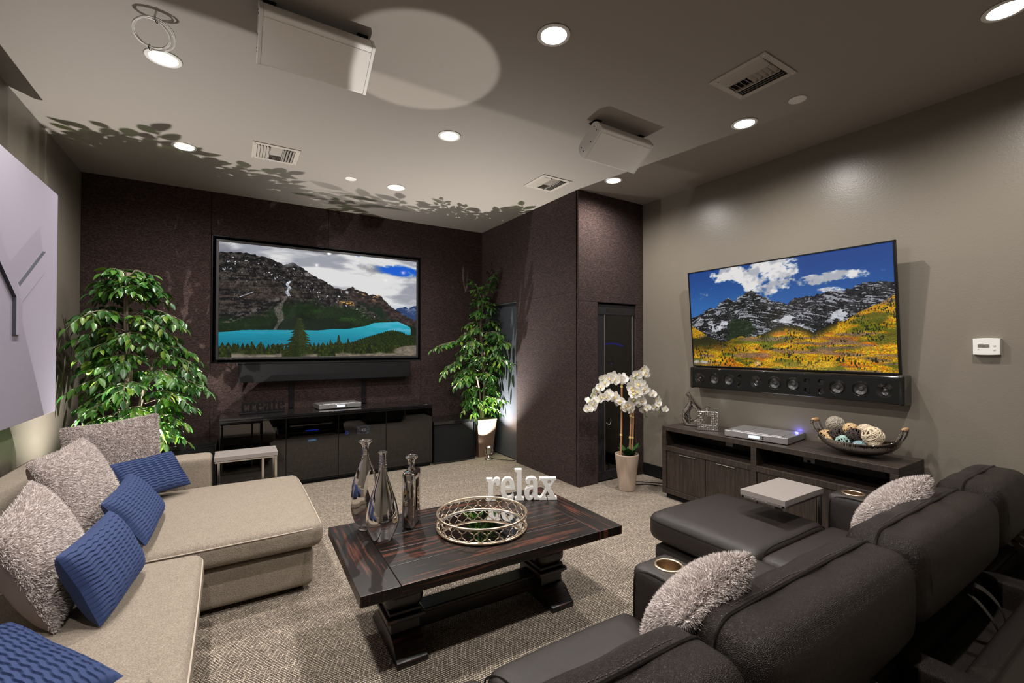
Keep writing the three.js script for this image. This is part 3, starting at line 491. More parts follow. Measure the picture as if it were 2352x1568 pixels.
// ---------- audio gear ----------
{ // fabric-fronted bar below the lake screen
  const o = thing('sound_bar', 'long black cloth-fronted speaker bar under the lake screen', 'speaker', [0.995, 1.156, FW]);
  part('cabinet', rspan(-0.924, 0.924, -0.100, 0.100, 0, 0.105, 0.008), M.satinBlack, o);
  part('grille', rspan(-0.926, 0.926, -0.100, 0.098, 0.105, 0.13, 0.01, 3), M.grille, o);
  part('lip', rspan(-0.93, 0.93, 0.096, 0.106, 0, 0.134, 0.003), M.satinBlack, o);
}
for (const [x, l] of [[0.582, 'flat black mounting strap hanging below the speaker bar beside the create sign'], [1.380, 'flat black mounting strap hanging below the speaker bar right of the silver amplifier']])
  single('mounting_strap', rspan(x - 0.026, x + 0.026, 0.75, 1.06, FW, FW + 0.014, 0.003), M.satinBlack, l, 'strap', 'mounting straps under the speaker bar');
{ // open-fronted driver bar below the mountain screen
  const z0 = -2.79, z1 = -1.17, L = z1 - z0, cz = (z0 + z1) / 2, hh = 0.098;
  const o = thing('sound_bar', 'glossy black bar of exposed speaker drivers under the mountain screen', 'speaker', [RW, 1.135, cz], -Math.PI / 2);
  const zf = 0.13;
  part('cabinet', rspan(-L / 2, L / 2, -hh, hh, 0, zf - 0.008, 0.014, 3), M.glossBlack, o);
  const holes = [], wf = [-2.546, -2.404, -2.0, -1.857, -1.546, -1.401], wg = [-2.702, -2.153, -1.259], pt = [-2.301, -1.754, -1.653];
  const baf = new THREE.Shape([[-L / 2 + 0.004, -hh + 0.012], [L / 2 - 0.004, -hh + 0.012], [L / 2 - 0.004, hh - 0.016], [-L / 2 + 0.004, hh - 0.016]].map(p => new THREE.Vector2(...p)));
  const hole = (z, y, r) => { const h = new THREE.Path(); h.absarc(z - cz, y, r, 0, Math.PI * 2, true); baf.holes.push(h); };
  for (const z of wf) hole(z, -0.004, 0.054); for (const z of wg) hole(z, -0.004, 0.05); for (const z of pt) for (const y of [0.032, -0.042]) hole(z, y, 0.0215);
  part('baffle', extrude(baf, 0.014, 0.0015, 1, 32).translate(0, 0, zf - 0.006), phys({ color: lin(0.007, 0.0075, 0.007), roughness: 0.42, specularIntensity: 0.4 }), o);
  part('trim_strip', rspan(-L / 2 + 0.002, L / 2 - 0.03, hh - 0.014, hh - 0.008, zf - 0.01, zf + 0.010, 0.002), M.glossBlack, o);
  for (const s of [-1, 1]) part('end_cap', rspan(s * L / 2 - 0.018, s * L / 2 + 0.018, -hh - 0.004, hh + 0.006, 0, zf + 0.012, 0.016, 4), M.glossBlack, o);
  for (const z of wf) {
    const w = part('woofer', smoothLathe([[0.0, 0.004], [0.012, 0.003], [0.017, -0.004], [0.03, 0.002], [0.040, 0.008]], 36, 24).rotateX(Math.PI / 2).translate(z - cz, -0.004, zf - 0.004), M.coneGray, o);
    part('surround', new THREE.TorusGeometry(0.0435, 0.0045, 8, 36).translate(z - cz, -0.004, zf + 0.006), M.satinBlack, w);
    part('rim', new THREE.TorusGeometry(0.0525, 0.003, 8, 40).translate(z - cz, -0.004, zf + 0.009), M.glossBlack, w);
  }
  for (const z of wg) { const w = part('waveguide', smoothLathe([[0.010, -0.003], [0.017, -0.002], [0.028, 0.004], [0.052, 0.0095]], 36, 20).rotateX(Math.PI / 2).translate(z - cz, -0.004, zf), M.glossBlack, o); part('tweeter_dome', new THREE.SphereGeometry(0.012, 20, 10, 0, Math.PI * 2, 0, Math.PI / 2).rotateX(Math.PI / 2).translate(z - cz, -0.004, zf - 0.005), M.coneGray, w); }
  for (const z of pt) for (const y of [0.032, -0.042]) part('port', lathe([[0.018, -0.004], [0.019, 0.006], [0.022, 0.0095], [0.0235, 0.0095]], 28).rotateX(Math.PI / 2).translate(z - cz, y, zf), M.glossBlack, o);
}
// curved-front subwoofers
function subwoofer(x0, x1, h, zf, zb, label) {
  const w = x1 - x0, d = zf - zb, o = thing('subwoofer', label, 'subwoofer', [(x0 + x1) / 2, 0, (zf + zb) / 2], 0, 'black subwoofers');
  const plan = (k, b) => { const s = new THREE.Shape(), hw = w / 2 - k; s.moveTo(-hw, -d / 2 + k); s.lineTo(hw, -d / 2 + k); s.lineTo(hw, d / 2 - k - 0.01); s.quadraticCurveTo(0, d / 2 - k + b, -hw, d / 2 - k - 0.01); s.closePath(); return s; };
  const c = extrude(plan(0.012, 0.05), h - 0.045, 0, 1, 20); c.rotateX(Math.PI / 2); part('cabinet', boxUV(c.translate(0, h - 0.025, 0)), M.grille, o);
  const t = extrude(plan(0, 0.055), 0.028, 0.006, 3, 20); t.rotateX(Math.PI / 2); part('top_plate', t.translate(0, h, 0), M.glossBlack, o);
  const b = extrude(plan(0.004, 0.052), 0.02, 0.003, 2, 20); b.rotateX(Math.PI / 2); part('plinth', b.translate(0, 0.023, 0), M.glossBlack, o);
  part('corner_post', rspan(w / 2 - 0.02, w / 2 - 0.004, 0.02, h - 0.02, d / 2 - 0.035, d / 2 - 0.005, 0.006), M.satinBlack, o);
}
subwoofer(2.10, 2.675, 0.512, -5.135, -5.58, 'black curved-front subwoofer between the glass console and the copper planter');
subwoofer(-0.80, -0.105, 0.512, -5.19, -5.58, 'black curved-front subwoofer behind the beige sofa arm');

// gloss-black glass console under the lake screen
const CT = 0.745;
{
  const x0 = -0.083, x1 = 2.072, zf = -5.11, zb = -5.585, o = thing('media_console', 'low gloss-black media console with smoked glass doors', 'console', [0, 0, 0]);
  part('top', [rspan(x0 - 0.004, x1 + 0.004, CT - 0.022, CT, zb, zf + 0.012, 0.003)], M.glossBlack, o);
  part('under_top', rspan(x0, x1, CT - 0.045, CT - 0.026, zb, zf + 0.002, 0.002), M.glossBlack, o);
  part('base', span(x0 + 0.02, x1 - 0.02, 0, 0.03, zb, zf - 0.03), M.mattBlack, o);
  part('carcass', [span(x0, x1, 0.03, 0.05, zb, zf - 0.012), span(x0, x1, 0.03, CT - 0.045, zb, zb + 0.012), span(x0 + 0.02, x1 - 0.02, 0.40, 0.412, zb, zf - 0.03)], M.mattBlack, o);
  const xs = [x0, 0.485, 0.993, 1.511, x1];
  for (const x of xs) part('side_panel', span(x === x0 ? x : x - 0.009, x === x0 ? x + 0.018 : x === x1 ? x : x + 0.009, 0.05, CT - 0.045, zb + 0.012, zf - 0.012), x === x0 || x === x1 ? M.glossBlack : M.mattBlack, o);
  for (let k = 0; k < 4; k++) {
    const d = part('door', rspan(xs[k] + 0.003, xs[k + 1] - 0.003, 0.05, CT - 0.05, zf - 0.011, zf - 0.004, 0.001), M.smokedGlass, o);
    const a = xs[k] + 0.003, b = xs[k + 1] - 0.003, t = 0.05;
    part('door_frame', [span(a, a + t, 0.05, CT - 0.05, zf - 0.0135, zf - 0.0115), span(b - t, b, 0.05, CT - 0.05, zf - 0.0135, zf - 0.0115), span(a, b, 0.05, 0.05 + t, zf - 0.0135, zf - 0.0115), span(a, b, CT - 0.05 - t, CT - 0.05, zf - 0.0135, zf - 0.0115)], M.mattBlack, d);
  }
}
M.blueLed = std({ color: lin(0, 0, 0), emissive: lin(0.02, 0.09, 1), emissiveIntensity: 6 });
function lit(draw, w, h, k) { const cv = document.createElement('canvas'); cv.width = w; cv.height = h; const x = cv.getContext('2d'); draw(x); const t = new THREE.CanvasTexture(cv); t.colorSpace = THREE.SRGBColorSpace; return std({ color: lin(0.01, 0.01, 0.01), emissive: lin(1, 1, 1), emissiveMap: t, emissiveIntensity: k, roughness: 0.3 }); }
// slim silver amplifiers: one design
function amplifier(label, pos, turn, W_, D_, k, blue) {
  const o = thing('amplifier', label, 'amplifier', pos, turn, 'slim silver amplifiers'), h = 0.055;
  part('case', rspan(-W_ / 2, W_ / 2, 0.006, h, -D_ / 2, D_ / 2, 0.003), M.alu, o);
  for (let i = 0; i < 4; i++) part('lid_panel', rspan(-W_ / 2 + 0.05 + i * (W_ - 0.1) / 4 + 0.003, -W_ / 2 + 0.05 + (i + 1) * (W_ - 0.1) / 4 - 0.003, h - 0.001, h + 0.0035, -D_ / 2 + 0.03, D_ / 2 - 0.035, 0.0015), M.alu, o);
  part('face', extrude([[-0.10, 0.010], [0.10, 0.010], [0.085, h - 0.004], [-0.085, h - 0.004]], 0.006, 0.001).translate(0.02, 0, D_ / 2), M.alu, o);
  part('display', panelPlane(0.085, 0.024).translate(0.0, 0.031, D_ / 2 + 0.0085), lit(x => { x.fillStyle = blue ? '#1f8fd8' : '#dfeaff'; x.fillRect(0, 0, 128, 40); x.fillStyle = blue ? '#c9ecff' : '#ffffff'; for (let i = 0; i < 6; i++) x.fillRect(12 + i * 18, 8 + (i % 2) * 4, 12, 20); }, 128, 40, k), o);
  for (const y of [0.024, 0.038]) part('button', cyl(0.005, 0.005, 0.004, 0, 0, 0, 14).rotateX(Math.PI / 2).translate(0.065, y, D_ / 2 + 0.008), M.mattBlack, o);
  for (const [sx, sz] of [[-1, -1], [1, -1], [-1, 1], [1, 1]]) part('foot', cyl(0.012, 0.014, 0.006, sx * (W_ / 2 - 0.04), 0.003, sz * (D_ / 2 - 0.04), 14), M.mattBlack, o);
  return o;
}
amplifier('slim silver amplifier on the black console under the lake screen', [1.035, CT, -5.40], 0.08, 0.46, 0.26, 1.3, false);
const ampR = amplifier('slim silver amplifier on the dark wood console below the mountain screen', [3.745, 0.68, -2.045], -Math.PI / 2 + 0.13, 0.48, 0.37, 1.3, false);
{ const led = part('rear_light', box(0.03, 0.008, 0.006, 0.17, 0.035, -0.188), M.blueLed, ampR); const p = new THREE.PointLight(lin(0.12, 0.12, 1), 0.013, 0, 2); p.position.set(3.935, 0.745, -1.88); p.castShadow = true; p.shadow.radius = 0.5; scene.add(p); }
amplifier('silver amplifier with a bright blue display behind the smoked glass door', [0.74, 0.412, -5.31], 0, 0.44, 0.26, 6, true);
{ // disc player strip with a blue glow, above that amplifier
  const o = thing('disc_player', 'black player with a blue glow behind the smoked glass door', 'player', [0.74, 0.5005, -5.31]);
  part('case', rspan(-0.215, 0.215, 0, 0.07, -0.13, 0.12, 0.004), M.satinBlack, o);
  part('glow_strip', box(0.13, 0.010, 0.003, 0.0, 0.045, 0.1215), M.blueLed, o);
  for (const s of [-1, 1]) for (const f of [-1, 1]) part('foot', box(0.03, 0.032, 0.03, s * 0.19, -0.016, f * 0.09), M.mattBlack, o);
}
{ // processor showing 45
  const o = thing('av_processor', 'black processor whose blue display reads 45 behind the glass door', 'processor', [1.245, 0.412, -5.31]);
  part('case', rspan(-0.215, 0.215, 0.008, 0.16, -0.14, 0.12, 0.004), M.satinBlack, o);
  part('display', panelPlane(0.13, 0.088).translate(0.03, 0.085, 0.1215), lit(x => { x.fillStyle = '#071426'; x.fillRect(0, 0, 128, 88); x.strokeStyle = '#7fc4ff'; x.lineWidth = 4; x.strokeRect(1, 1, 126, 86); x.fillStyle = '#e9f4ff'; x.font = 'bold 46px sans-serif'; x.fillText('45', 40, 60); for (const [a, b, r] of [[18, 46, 9], [110, 46, 9]]) { x.beginPath(); x.arc(a, b, r, 0, 7); x.stroke(); } for (const a of [16, 108]) { x.fillRect(a - 5, 12, 10, 8); x.fillRect(a - 5, 70, 10, 8); } }, 128, 88, 4), o);
  part('knob', new THREE.TorusGeometry(0.016, 0.004, 8, 24).translate(-0.15, 0.07, 0.124), M.blueLed, o);
  part('trim_line', box(0.40, 0.003, 0.003, 0.0, 0.004, 0.12), M.alu, o);
  for (const s of [-1, 1]) part('foot', box(0.03, 0.010, 0.2, s * 0.18, 0.005, 0), M.mattBlack, o);
}
// lettering
const serif = await new FontLoader().loadAsync('fonts/droid/droid_serif_bold.typeface.json');
function word(txt, parent, mat, sizeX, sizeH, depth, xh) {
  const g0 = new TextGeometry(txt, { font: serif, size: 1, depth: 0.2, curveSegments: 8 }); g0.computeBoundingBox(); const full = g0.boundingBox.max.x - g0.boundingBox.min.x;
  let x = 0; const adv = [...txt].map(c => serif.data.glyphs[c].ha / serif.data.resolution);
  const sx = sizeX / (full * 0.93), sy = sizeH;
  [...txt].forEach((c, i) => {
    const g = new TextGeometry(c, { font: serif, size: 1, depth: depth / sy, curveSegments: 8, bevelEnabled: true, bevelSize: 0.008, bevelThickness: 0.01, bevelSegments: 2 });
    g.computeBoundingBox(); g.translate(x * 0.93, -Math.min(0, g.boundingBox.min.y), 0); x += adv[i]; g.scale(sx, sy, sy); part('letter', g, mat, parent);
  });
}
{
  const a = px(553, 952, { y: CT + 0.018 }), b = px(652, 948, { y: CT + 0.018 });
  const o = thing('word_sign', 'black wooden word sign reading create', 'sign', [0.09, CT, -5.33], 0.05);
  part('base', rspan(-0.01, 0.40, 0, 0.018, -0.03, 0.035, 0.003), M.satinBlack, o);
  const g = new THREE.Group(); g.name = 'lettering'; g.position.set(0, 0.017, -0.01); o.add(g); word('create', g, M.satinBlack, 0.39, 0.135, 0.022);
}
// equipment rack behind glass in the column
{
  const zf = COLZ - 0.012, zb = COLZ - 0.46, o = thing('equipment_rack', 'tall black equipment rack with a glass door set in the cloth column', 'rack', [0, 0, 0]);
  const x0 = RKX0 + 0.004, x1 = RKX1 - 0.004, y0 = 0.0, y1 = RKY1 - 0.012;
  part('cabinet', [span(x0, x0 + 0.012, y0, y1, zb, zf - 0.05), span(x1 - 0.012, x1, y0, y1, zb, zf - 0.05), span(x0, x1, y1 - 0.012, y1, zb, zf - 0.05), span(x0, x1, y0, y0 + 0.06, zb, zf - 0.05), span(x0, x1, y0, y1, zb - 0.01, zb)], M.mattBlack, o);
  part('frame', [rspan(x0, x0 + 0.115, 0.05, y1 - 0.11, zf - 0.05, zf - 0.012, 0.012), rspan(x1 - 0.03, x1, 0.05, y1 - 0.11, zf - 0.05, zf - 0.012, 0.006), rspan(x0 + 0.02, x1, y1 - 0.115, y1 - 0.005, zf - 0.05, zf - 0.005, 0.006), rspan(x0 + 0.02, x1, y0 + 0.012, 0.11, zf - 0.05, zf - 0.008, 0.006)], phys({ color: lin(0.022, 0.022, 0.023), roughness: 0.4, specularIntensity: 0.4 }), o);
  part('edge_strip', [rspan(x0 + 0.112, x0 + 0.118, 0.11, y1 - 0.115, zf - 0.03, zf - 0.008, 0.002), rspan(x1 - 0.034, x1 - 0.029, 0.11, y1 - 0.115, zf - 0.03, zf - 0.01, 0.002)], M.alu, o);
  part('vent_window', [span(x0 + 0.13, x0 + 0.30, y1 - 0.085, y1 - 0.045, zf - 0.008, zf - 0.004), span(x0 + 0.315, x0 + 0.40, y1 - 0.085, y1 - 0.045, zf - 0.008, zf - 0.004)], M.glossBlack, o);
  const gl = part('glass_door', span(x0 + 0.117, x1 - 0.033, 0.11, y1 - 0.115, zf - 0.026, zf - 0.021), M.smokedGlass, o);
  part('handle', tube([[x0 + 0.14, 0.62, zf - 0.018], [x0 + 0.17, 0.60, zf], [x0 + 0.19, 0.63, zf + 0.004], [x0 + 0.19, 0.66, zf]], 0.004, 16, 8), M.alu, gl);
  for (const [y, h] of [[0.16, 0.16], [0.36, 0.12], [0.52, 0.18], [0.74, 0.10], [0.88, 0.20], [1.12, 0.13], [1.28, 0.20], [1.52, 0.14]]) { const g = part('rack_unit', rspan(x0 + 0.03, x1 - 0.05, y, y + h - 0.02, zb + 0.05, zf - 0.11, 0.004), M.satinBlack, o); if (y === 0.52) part('rack_handle', [span(x0 + 0.32, x0 + 0.36, y + 0.03, y + 0.13, zf - 0.11, zf - 0.098), span(x0 + 0.38, x0 + 0.42, y + 0.03, y + 0.13, zf - 0.11, zf - 0.098)], M.vent, g); }
  const arc = []; for (let k = 0; k <= 12; k++) { const a = lerp(0.62, 0.38, k / 12) * Math.PI; arc.push([x0 + 0.31 + 0.45 * Math.cos(a), 1.02 + 0.45 * Math.sin(a), zf - 0.095]); }
  part('blue_light', tube(arc, 0.010, 24, 8), std({ color: lin(0, 0, 0), emissive: lin(0.0, 0.01, 1), emissiveIntensity: 3.2 }), o);
  part('indicator', new THREE.SphereGeometry(0.007, 10, 8).translate(x0 + 0.31, 1.245, zf - 0.107), M.blueLed, o);
  part('indicator', new THREE.SphereGeometry(0.006, 10, 8).translate(x0 + 0.27, 1.03, zf - 0.107), M.blueLed, o);
  for (const s of [-0.03, 0.04]) part('indicator', new THREE.SphereGeometry(0.004, 8, 6).translate(x0 + 0.33 + s, 1.29, zf - 0.107), std({ color: lin(0, 0, 0), emissive: lin(0.05, 0.4, 0.15), emissiveIntensity: 5 }), o);
}
// uplights that rake the two ficus trees
function uplight(label, [x, y, z], tilt, cd, angle, soft) {
  const o = thing('uplight', label, 'lamp', [x, 0, z], 0, 'plant uplights');
  part('base', lathe([[0, 0], [0.052, 0], [0.052, 0.012], [0.03, 0.018], [0.012, 0.03], [0.010, 0.06], [0, 0.06]], 28), M.steel, o);
  part('yoke', [tube([[-0.052, 0.115, 0], [-0.05, 0.075, 0], [0, 0.058, 0], [0.05, 0.075, 0], [0.052, 0.115, 0]], 0.005, 24, 8)], M.steel, o);
  for (const s of [-1, 1]) part('knob', cyl(0.009, 0.009, 0.014, 0, 0, 0, 14).rotateZ(Math.PI / 2).translate(s * 0.057, 0.108, 0), M.steel, o);
  part('can', lathe([[0, 0.062], [0.03, 0.066], [0.036, 0.08], [0.036, 0.13], [0.046, 0.145], [0.046, 0.158], [0.040, 0.158], [0.038, 0.146], [0.034, 0.140], [0, 0.140]], 32), M.steel, o);
  part('bulb', lathe([[0, 0.150], [0.018, 0.149], [0.030, 0.144], [0.032, 0.1405], [0, 0.1405]], 24), std({ color: lin(0.9, 0.9, 0.9), emissive: lin(1, 0.95, 0.88), emissiveIntensity: 6 }), o);
  const s = new THREE.SpotLight(UP_COLOR, cd, 0, angle, soft, 2); s.position.set(x, y, z); s.target.position.set(x + tilt[0], y + 1, z + tilt[1]); s.castShadow = true; s.shadow.radius = 0.25; scene.add(s, s.target);
}
uplight('small steel uplight on the carpet in front of the copper planter', [2.80, 0.168, -5.02], [0.0, 0.06], UP_RIGHT_CD, 0.88, 1);
uplight('small steel uplight hidden between the sofa arm and the bushy ficus', [-0.78, 0.168, -4.54], [0.22, -0.08], UP_LEFT_CD, 1.1, 1);
single('lamp_cord', tube([[2.85, 0.006, -5.0], [2.90, 0.004, -4.92], [2.96, 0.004, -4.86], [2.99, 0.004, -4.80], [3.05, 0.004, -4.79]], 0.003, 40, 6), M.mattBlack, 'thin dark cord running from the steel uplight to the column', 'cord');
// ---------- dark wood console on the right and what stands on it ----------
const KT = 0.68;
{
  const xf = 3.505, xb = 3.945, z0 = -2.885, z1 = -1.087, zm = -2.0;
  const o = thing('wood_console', 'long dark brown wood console below the mountain screen', 'console', [0, 0, 0]);
  const turn = g => boxUV(g, true);
  part('top', turn(rspan(xf, xb, KT - 0.042, KT, z0, z1, 0.003)), M.oak, o);
  for (const [a, b] of [[z0, z0 + 0.045], [z1 - 0.045, z1]]) part('side', rspan(xf, xb, 0.045, KT - 0.042, a, b, 0.003), M.oak, o);
  part('divider', rspan(xf + 0.002, xb, 0.05, KT - 0.042, zm - 0.022, zm + 0.022, 0.002), M.oak, o);
  for (const [a, b] of [[z0 + 0.045, zm - 0.022], [zm + 0.022, z1 - 0.045]]) {
    part('shelf', turn(rspan(xf + 0.002, xb, 0.452, 0.497, a, b, 0.002)), M.oak, o);
    part('bottom', turn(rspan(xf + 0.002, xb, 0.05, 0.095, a, b, 0.002)), M.oak, o);
    const m = (a + b) / 2;
    for (const [p, q] of [[a, m], [m, b]]) {
      const d = part('door', turn(rspan(xf + 0.012, xf + 0.03, 0.097, 0.450, p + 0.002, q - 0.002, 0.002)), M.oak, o);
      const hc = (p + q) / 2 + (p === a ? 0.03 : -0.01); part('handle', rspan(xf - 0.004, xf + 0.014, 0.437, 0.442, hc - 0.085, hc + 0.085, 0.001), M.steel, d);
    }
  }
  part('back', span(xb - 0.012, xb, 0.05, KT - 0.042, z0 + 0.045, z1 - 0.045), M.oak, o);
  part('plinth', span(xf + 0.03, xb, 0, 0.05, z0 + 0.03, z1 - 0.03), M.mattBlack, o);
  part('outlet_plate', [rspan(xb - 0.018, xb - 0.012, 0.51, 0.555, -2.50, -2.43, 0.002)], M.white, o);
  const p2 = part('outlet_plate', [rspan(xb - 0.018, xb - 0.012, 0.505, 0.57, -1.83, -1.745, 0.002)], M.white, o);
  part('socket', span(xb - 0.0195, xb - 0.018, 0.507, 0.525, -1.80, -1.775), M.mattBlack, p2);
  part('cable', tube([[xb - 0.03, 0.60, -1.45], [xb - 0.06, 0.595, -1.36], [xb - 0.05, 0.55, -1.28], [xb - 0.05, 0.50, -1.26]], 0.006, 24, 6), M.mattBlack, o);
}
{ // silver flame-shaped ornament with an oval hole
  const o = thing('flame_ornament', 'silver flame-shaped ornament with an oval hole on the wood console', 'ornament', [3.735, KT, -2.72], -Math.PI / 2 + 0.55);
  const s = new THREE.Shape(); s.moveTo(-0.045, 0); s.lineTo(0.05, 0); s.bezierCurveTo(0.10, 0.03, 0.115, 0.10, 0.085, 0.16); s.bezierCurveTo(0.06, 0.20, 0.02, 0.24, -0.01, 0.285); s.bezierCurveTo(-0.02, 0.30, -0.03, 0.305, -0.045, 0.315); s.bezierCurveTo(-0.02, 0.27, -0.02, 0.24, -0.045, 0.20); s.bezierCurveTo(-0.09, 0.14, -0.12, 0.06, -0.045, 0);
  const h = new THREE.Path(); h.absellipse(0.015, 0.115, 0.034, 0.055, 0, Math.PI * 2, true); s.holes.push(h);
  part('body', boxUV(toCreasedNormals(extrude(s, 0.035, 0.018, 5, 28).translate(0, 0, -0.0175), 0.9)), M.chrome, o);
  const band_ = []; for (let k = 0; k <= 14; k++) { const t = k / 14; band_.push(t < 0.5 ? [lerp(-0.01, 0.085, t * 2), lerp(0.285, 0.16, t * 2), 0] : [0.085 + 0.012 * Math.sin((t - 0.5) * 6), lerp(0.16, 0.05, (t - 0.5) * 2), 0]); }
  part('hammered_rim', boxUV(band(band_, 0.05, 0.012, 30, V(1, 0.6, 0))), M.chromeHammered, o);
}
{ // square silver flask with a window
  const o = thing('square_flask', 'hammered square silver flask with a square hole and small neck on the wood console', 'ornament', [3.64, KT, -2.49], -Math.PI / 2 + 0.62);
  const s = new THREE.Shape([[-0.085, 0.004], [0.085, 0.004], [0.085, 0.175], [-0.085, 0.175]].map(p => new THREE.Vector2(...p))), h = new THREE.Path([[-0.04, 0.055], [-0.04, 0.135], [0.03, 0.135], [0.03, 0.055]].map(p => new THREE.Vector2(...p))); s.holes.push(h);
  part('body', boxUV(extrude(s, 0.04, 0.004, 2).translate(0, 0, -0.02)).scale(1, 1, 1), (() => { const m = M.chromeHammered.clone(); m.bumpMap = m.bumpMap.clone(); m.bumpMap.repeat.set(5, 5); m.bumpMap.needsUpdate = true; return m; })(), o);
  part('neck', lathe([[0, 0.172], [0.014, 0.172], [0.014, 0.195], [0.022, 0.207], [0.020, 0.212], [0.010, 0.206], [0, 0.204]], 24), M.chrome, o);
}
const bowlAt = [3.70, KT, -1.375];
{
  const o = thing('serving_bowl', 'boat-shaped hammered metal bowl with wooden handles on the wood console', 'bowl', bowlAt, 0.06);
  const shell = (off) => { const nu = 56, nv = 14, pos = [], idx = []; for (let j = 0; j <= nv; j++) for (let i = 0; i <= nu; i++) { const a = i / nu * Math.PI * 2, t = j / nv, f = Math.sin(t * Math.PI / 2), s2 = Math.sin(a) ** 2; const R = 0.125 + 0.13 * s2 - 0.03 * Math.pow(Math.cos(a), 8) * 0; pos.push(Math.cos(a) * (0.135 - off) * f, 0.004 + off + (1 - Math.cos(t * Math.PI / 2)) * (0.090 + 0.05 * s2 * s2), Math.sin(a) * (0.245 - off) * f); } for (let j = 0; j < nv; j++) for (let i = 0; i < nu; i++) { const p = j * (nu + 1) + i, q = p + nu + 1; idx.push(p, q, p + 1, p + 1, q, q + 1); } const g = new THREE.BufferGeometry(); g.setAttribute('position', new THREE.Float32BufferAttribute(pos, 3)); const uv = []; for (let k = 0; k < pos.length / 3; k++) uv.push(pos[k * 3 + 2] * 5, pos[k * 3] * 3.4); g.setAttribute('uv', new THREE.Float32BufferAttribute(uv, 2)); g.setIndex(idx); g.computeVertexNormals(); return g; };
  M.bowlMetal.side = THREE.DoubleSide;
  part('shell', [shell(0), shell(0.004)], M.bowlMetal, o);
  const rim = []; for (let i = 0; i < 56; i++) { const a = i / 56 * Math.PI * 2, s2 = Math.sin(a) ** 2; rim.push([Math.cos(a) * 0.134, 0.006 + 0.090 + 0.05 * s2 * s2, Math.sin(a) * 0.244]); }
  part('rim', tube(rim, 0.004, 112, 6, true), M.chrome, o);
  for (const s of [-1, 1]) {
    const h = part('handle', [-1, 1].map(k => tube([[k * 0.052, 0.132, s * 0.228], [k * 0.056, 0.165, s * 0.246], [k * 0.054, 0.200, s * 0.256], [k * 0.044, 0.212, s * 0.258]], 0.011, 14, 8)), M.chrome, o);
    part('wooden_grip', lathe([[0, -0.044], [0.012, -0.044], [0.0145, -0.018], [0.0145, 0.018], [0.012, 0.044], [0, 0.044]], 16).rotateZ(Math.PI / 2).translate(0, 0.212, s * 0.258), std({ color: lin(0.42, 0.25, 0.12), roughness: 0.5 }), h);
  }
}
{ // decorative balls in the bowl
  const strands = (R, n, r, seed) => { const q = rng(seed), gs = []; for (let k = 0; k < n; k++) { const ax = V(q() - 0.5, q() - 0.5, q() - 0.5).normalize(), qt = new THREE.Quaternion().setFromUnitVectors(V(0, 0, 1), ax), off = (q() - 0.5) * R * 1.1, rr = Math.sqrt(Math.max(1e-6, R * R - off * off)); gs.push(new THREE.TorusGeometry(rr * (0.94 + 0.08 * q()), r, 5, 26).translate(0, 0, off).applyQuaternion(qt)); } return gs; };
  const wound = (R, n, r, seed) => [new THREE.SphereGeometry(R * 0.96, 24, 16), ...strands(R, n, r, seed)];
  const col = { gray: [0.33, 0.29, 0.24], cream: [0.62, 0.52, 0.38], brown: [0.035, 0.024, 0.02], tan: [0.55, 0.38, 0.20], teal: [0.30, 0.43, 0.40], blue: [0.26, 0.37, 0.42] }, mats = {};
  for (const k in col) mats[k] = std({ color: lin(...col[k]), roughness: 0.8 });
  for (const [x, y, X, R, kind, c, l] of [
    [1919, 974, 3.74, 0.056, 'w', 'gray', 'grey twine-wound ball highest in the metal bowl'],
    [1897, 1001, 3.69, 0.046, 's', 'tan', 'open tan wicker ball at the far end of the metal bowl'],
    [1923, 998, 3.68, 0.048, 's', 'brown', 'dark brown vine ball beside the grey twine ball'],
    [1954, 988, 3.75, 0.050, 's', 'tan', 'open tan wicker ball behind the dark brown ones'],
    [1964, 1002, 3.68, 0.053, 's', 'brown', 'dark brown vine ball in the middle of the metal bowl'],
    [1938, 1016, 3.65, 0.050, 's', 'teal', 'pale teal open vine ball at the front of the bowl'],
    [1974, 1024, 3.65, 0.040, 'w', 'blue', 'pale blue yarn-wound ball low at the bowl front'],
    [2005, 1002, 3.68, 0.062, 's', 'cream', 'large cream vine ball next to the bowl handle'],
    [1988, 990, 3.77, 0.050, 'w', 'cream', 'cream twine ball half hidden behind the large cream one'],
    [1908, 1010, 3.67, 0.040, 's', 'tan', 'small tan wicker ball low under the grey one'],
    [2008, 1018, 3.66, 0.036, 'w', 'cream', 'small cream ball low beside the bowl rim']]) {
    const p = px(x, y, { x: X }), d = (p.z - bowlAt[2]) / 0.245, e = (p.x - bowlAt[0]) / 0.135;
    single('decorative_ball', (kind === 's' ? strands(R, 26, R * 0.062, x) : wound(R, 40, R * 0.035, x)).map(g => g.translate(p.x, p.y, p.z)), mats[c], l, 'decorative ball', 'balls in the metal bowl');
  }
}
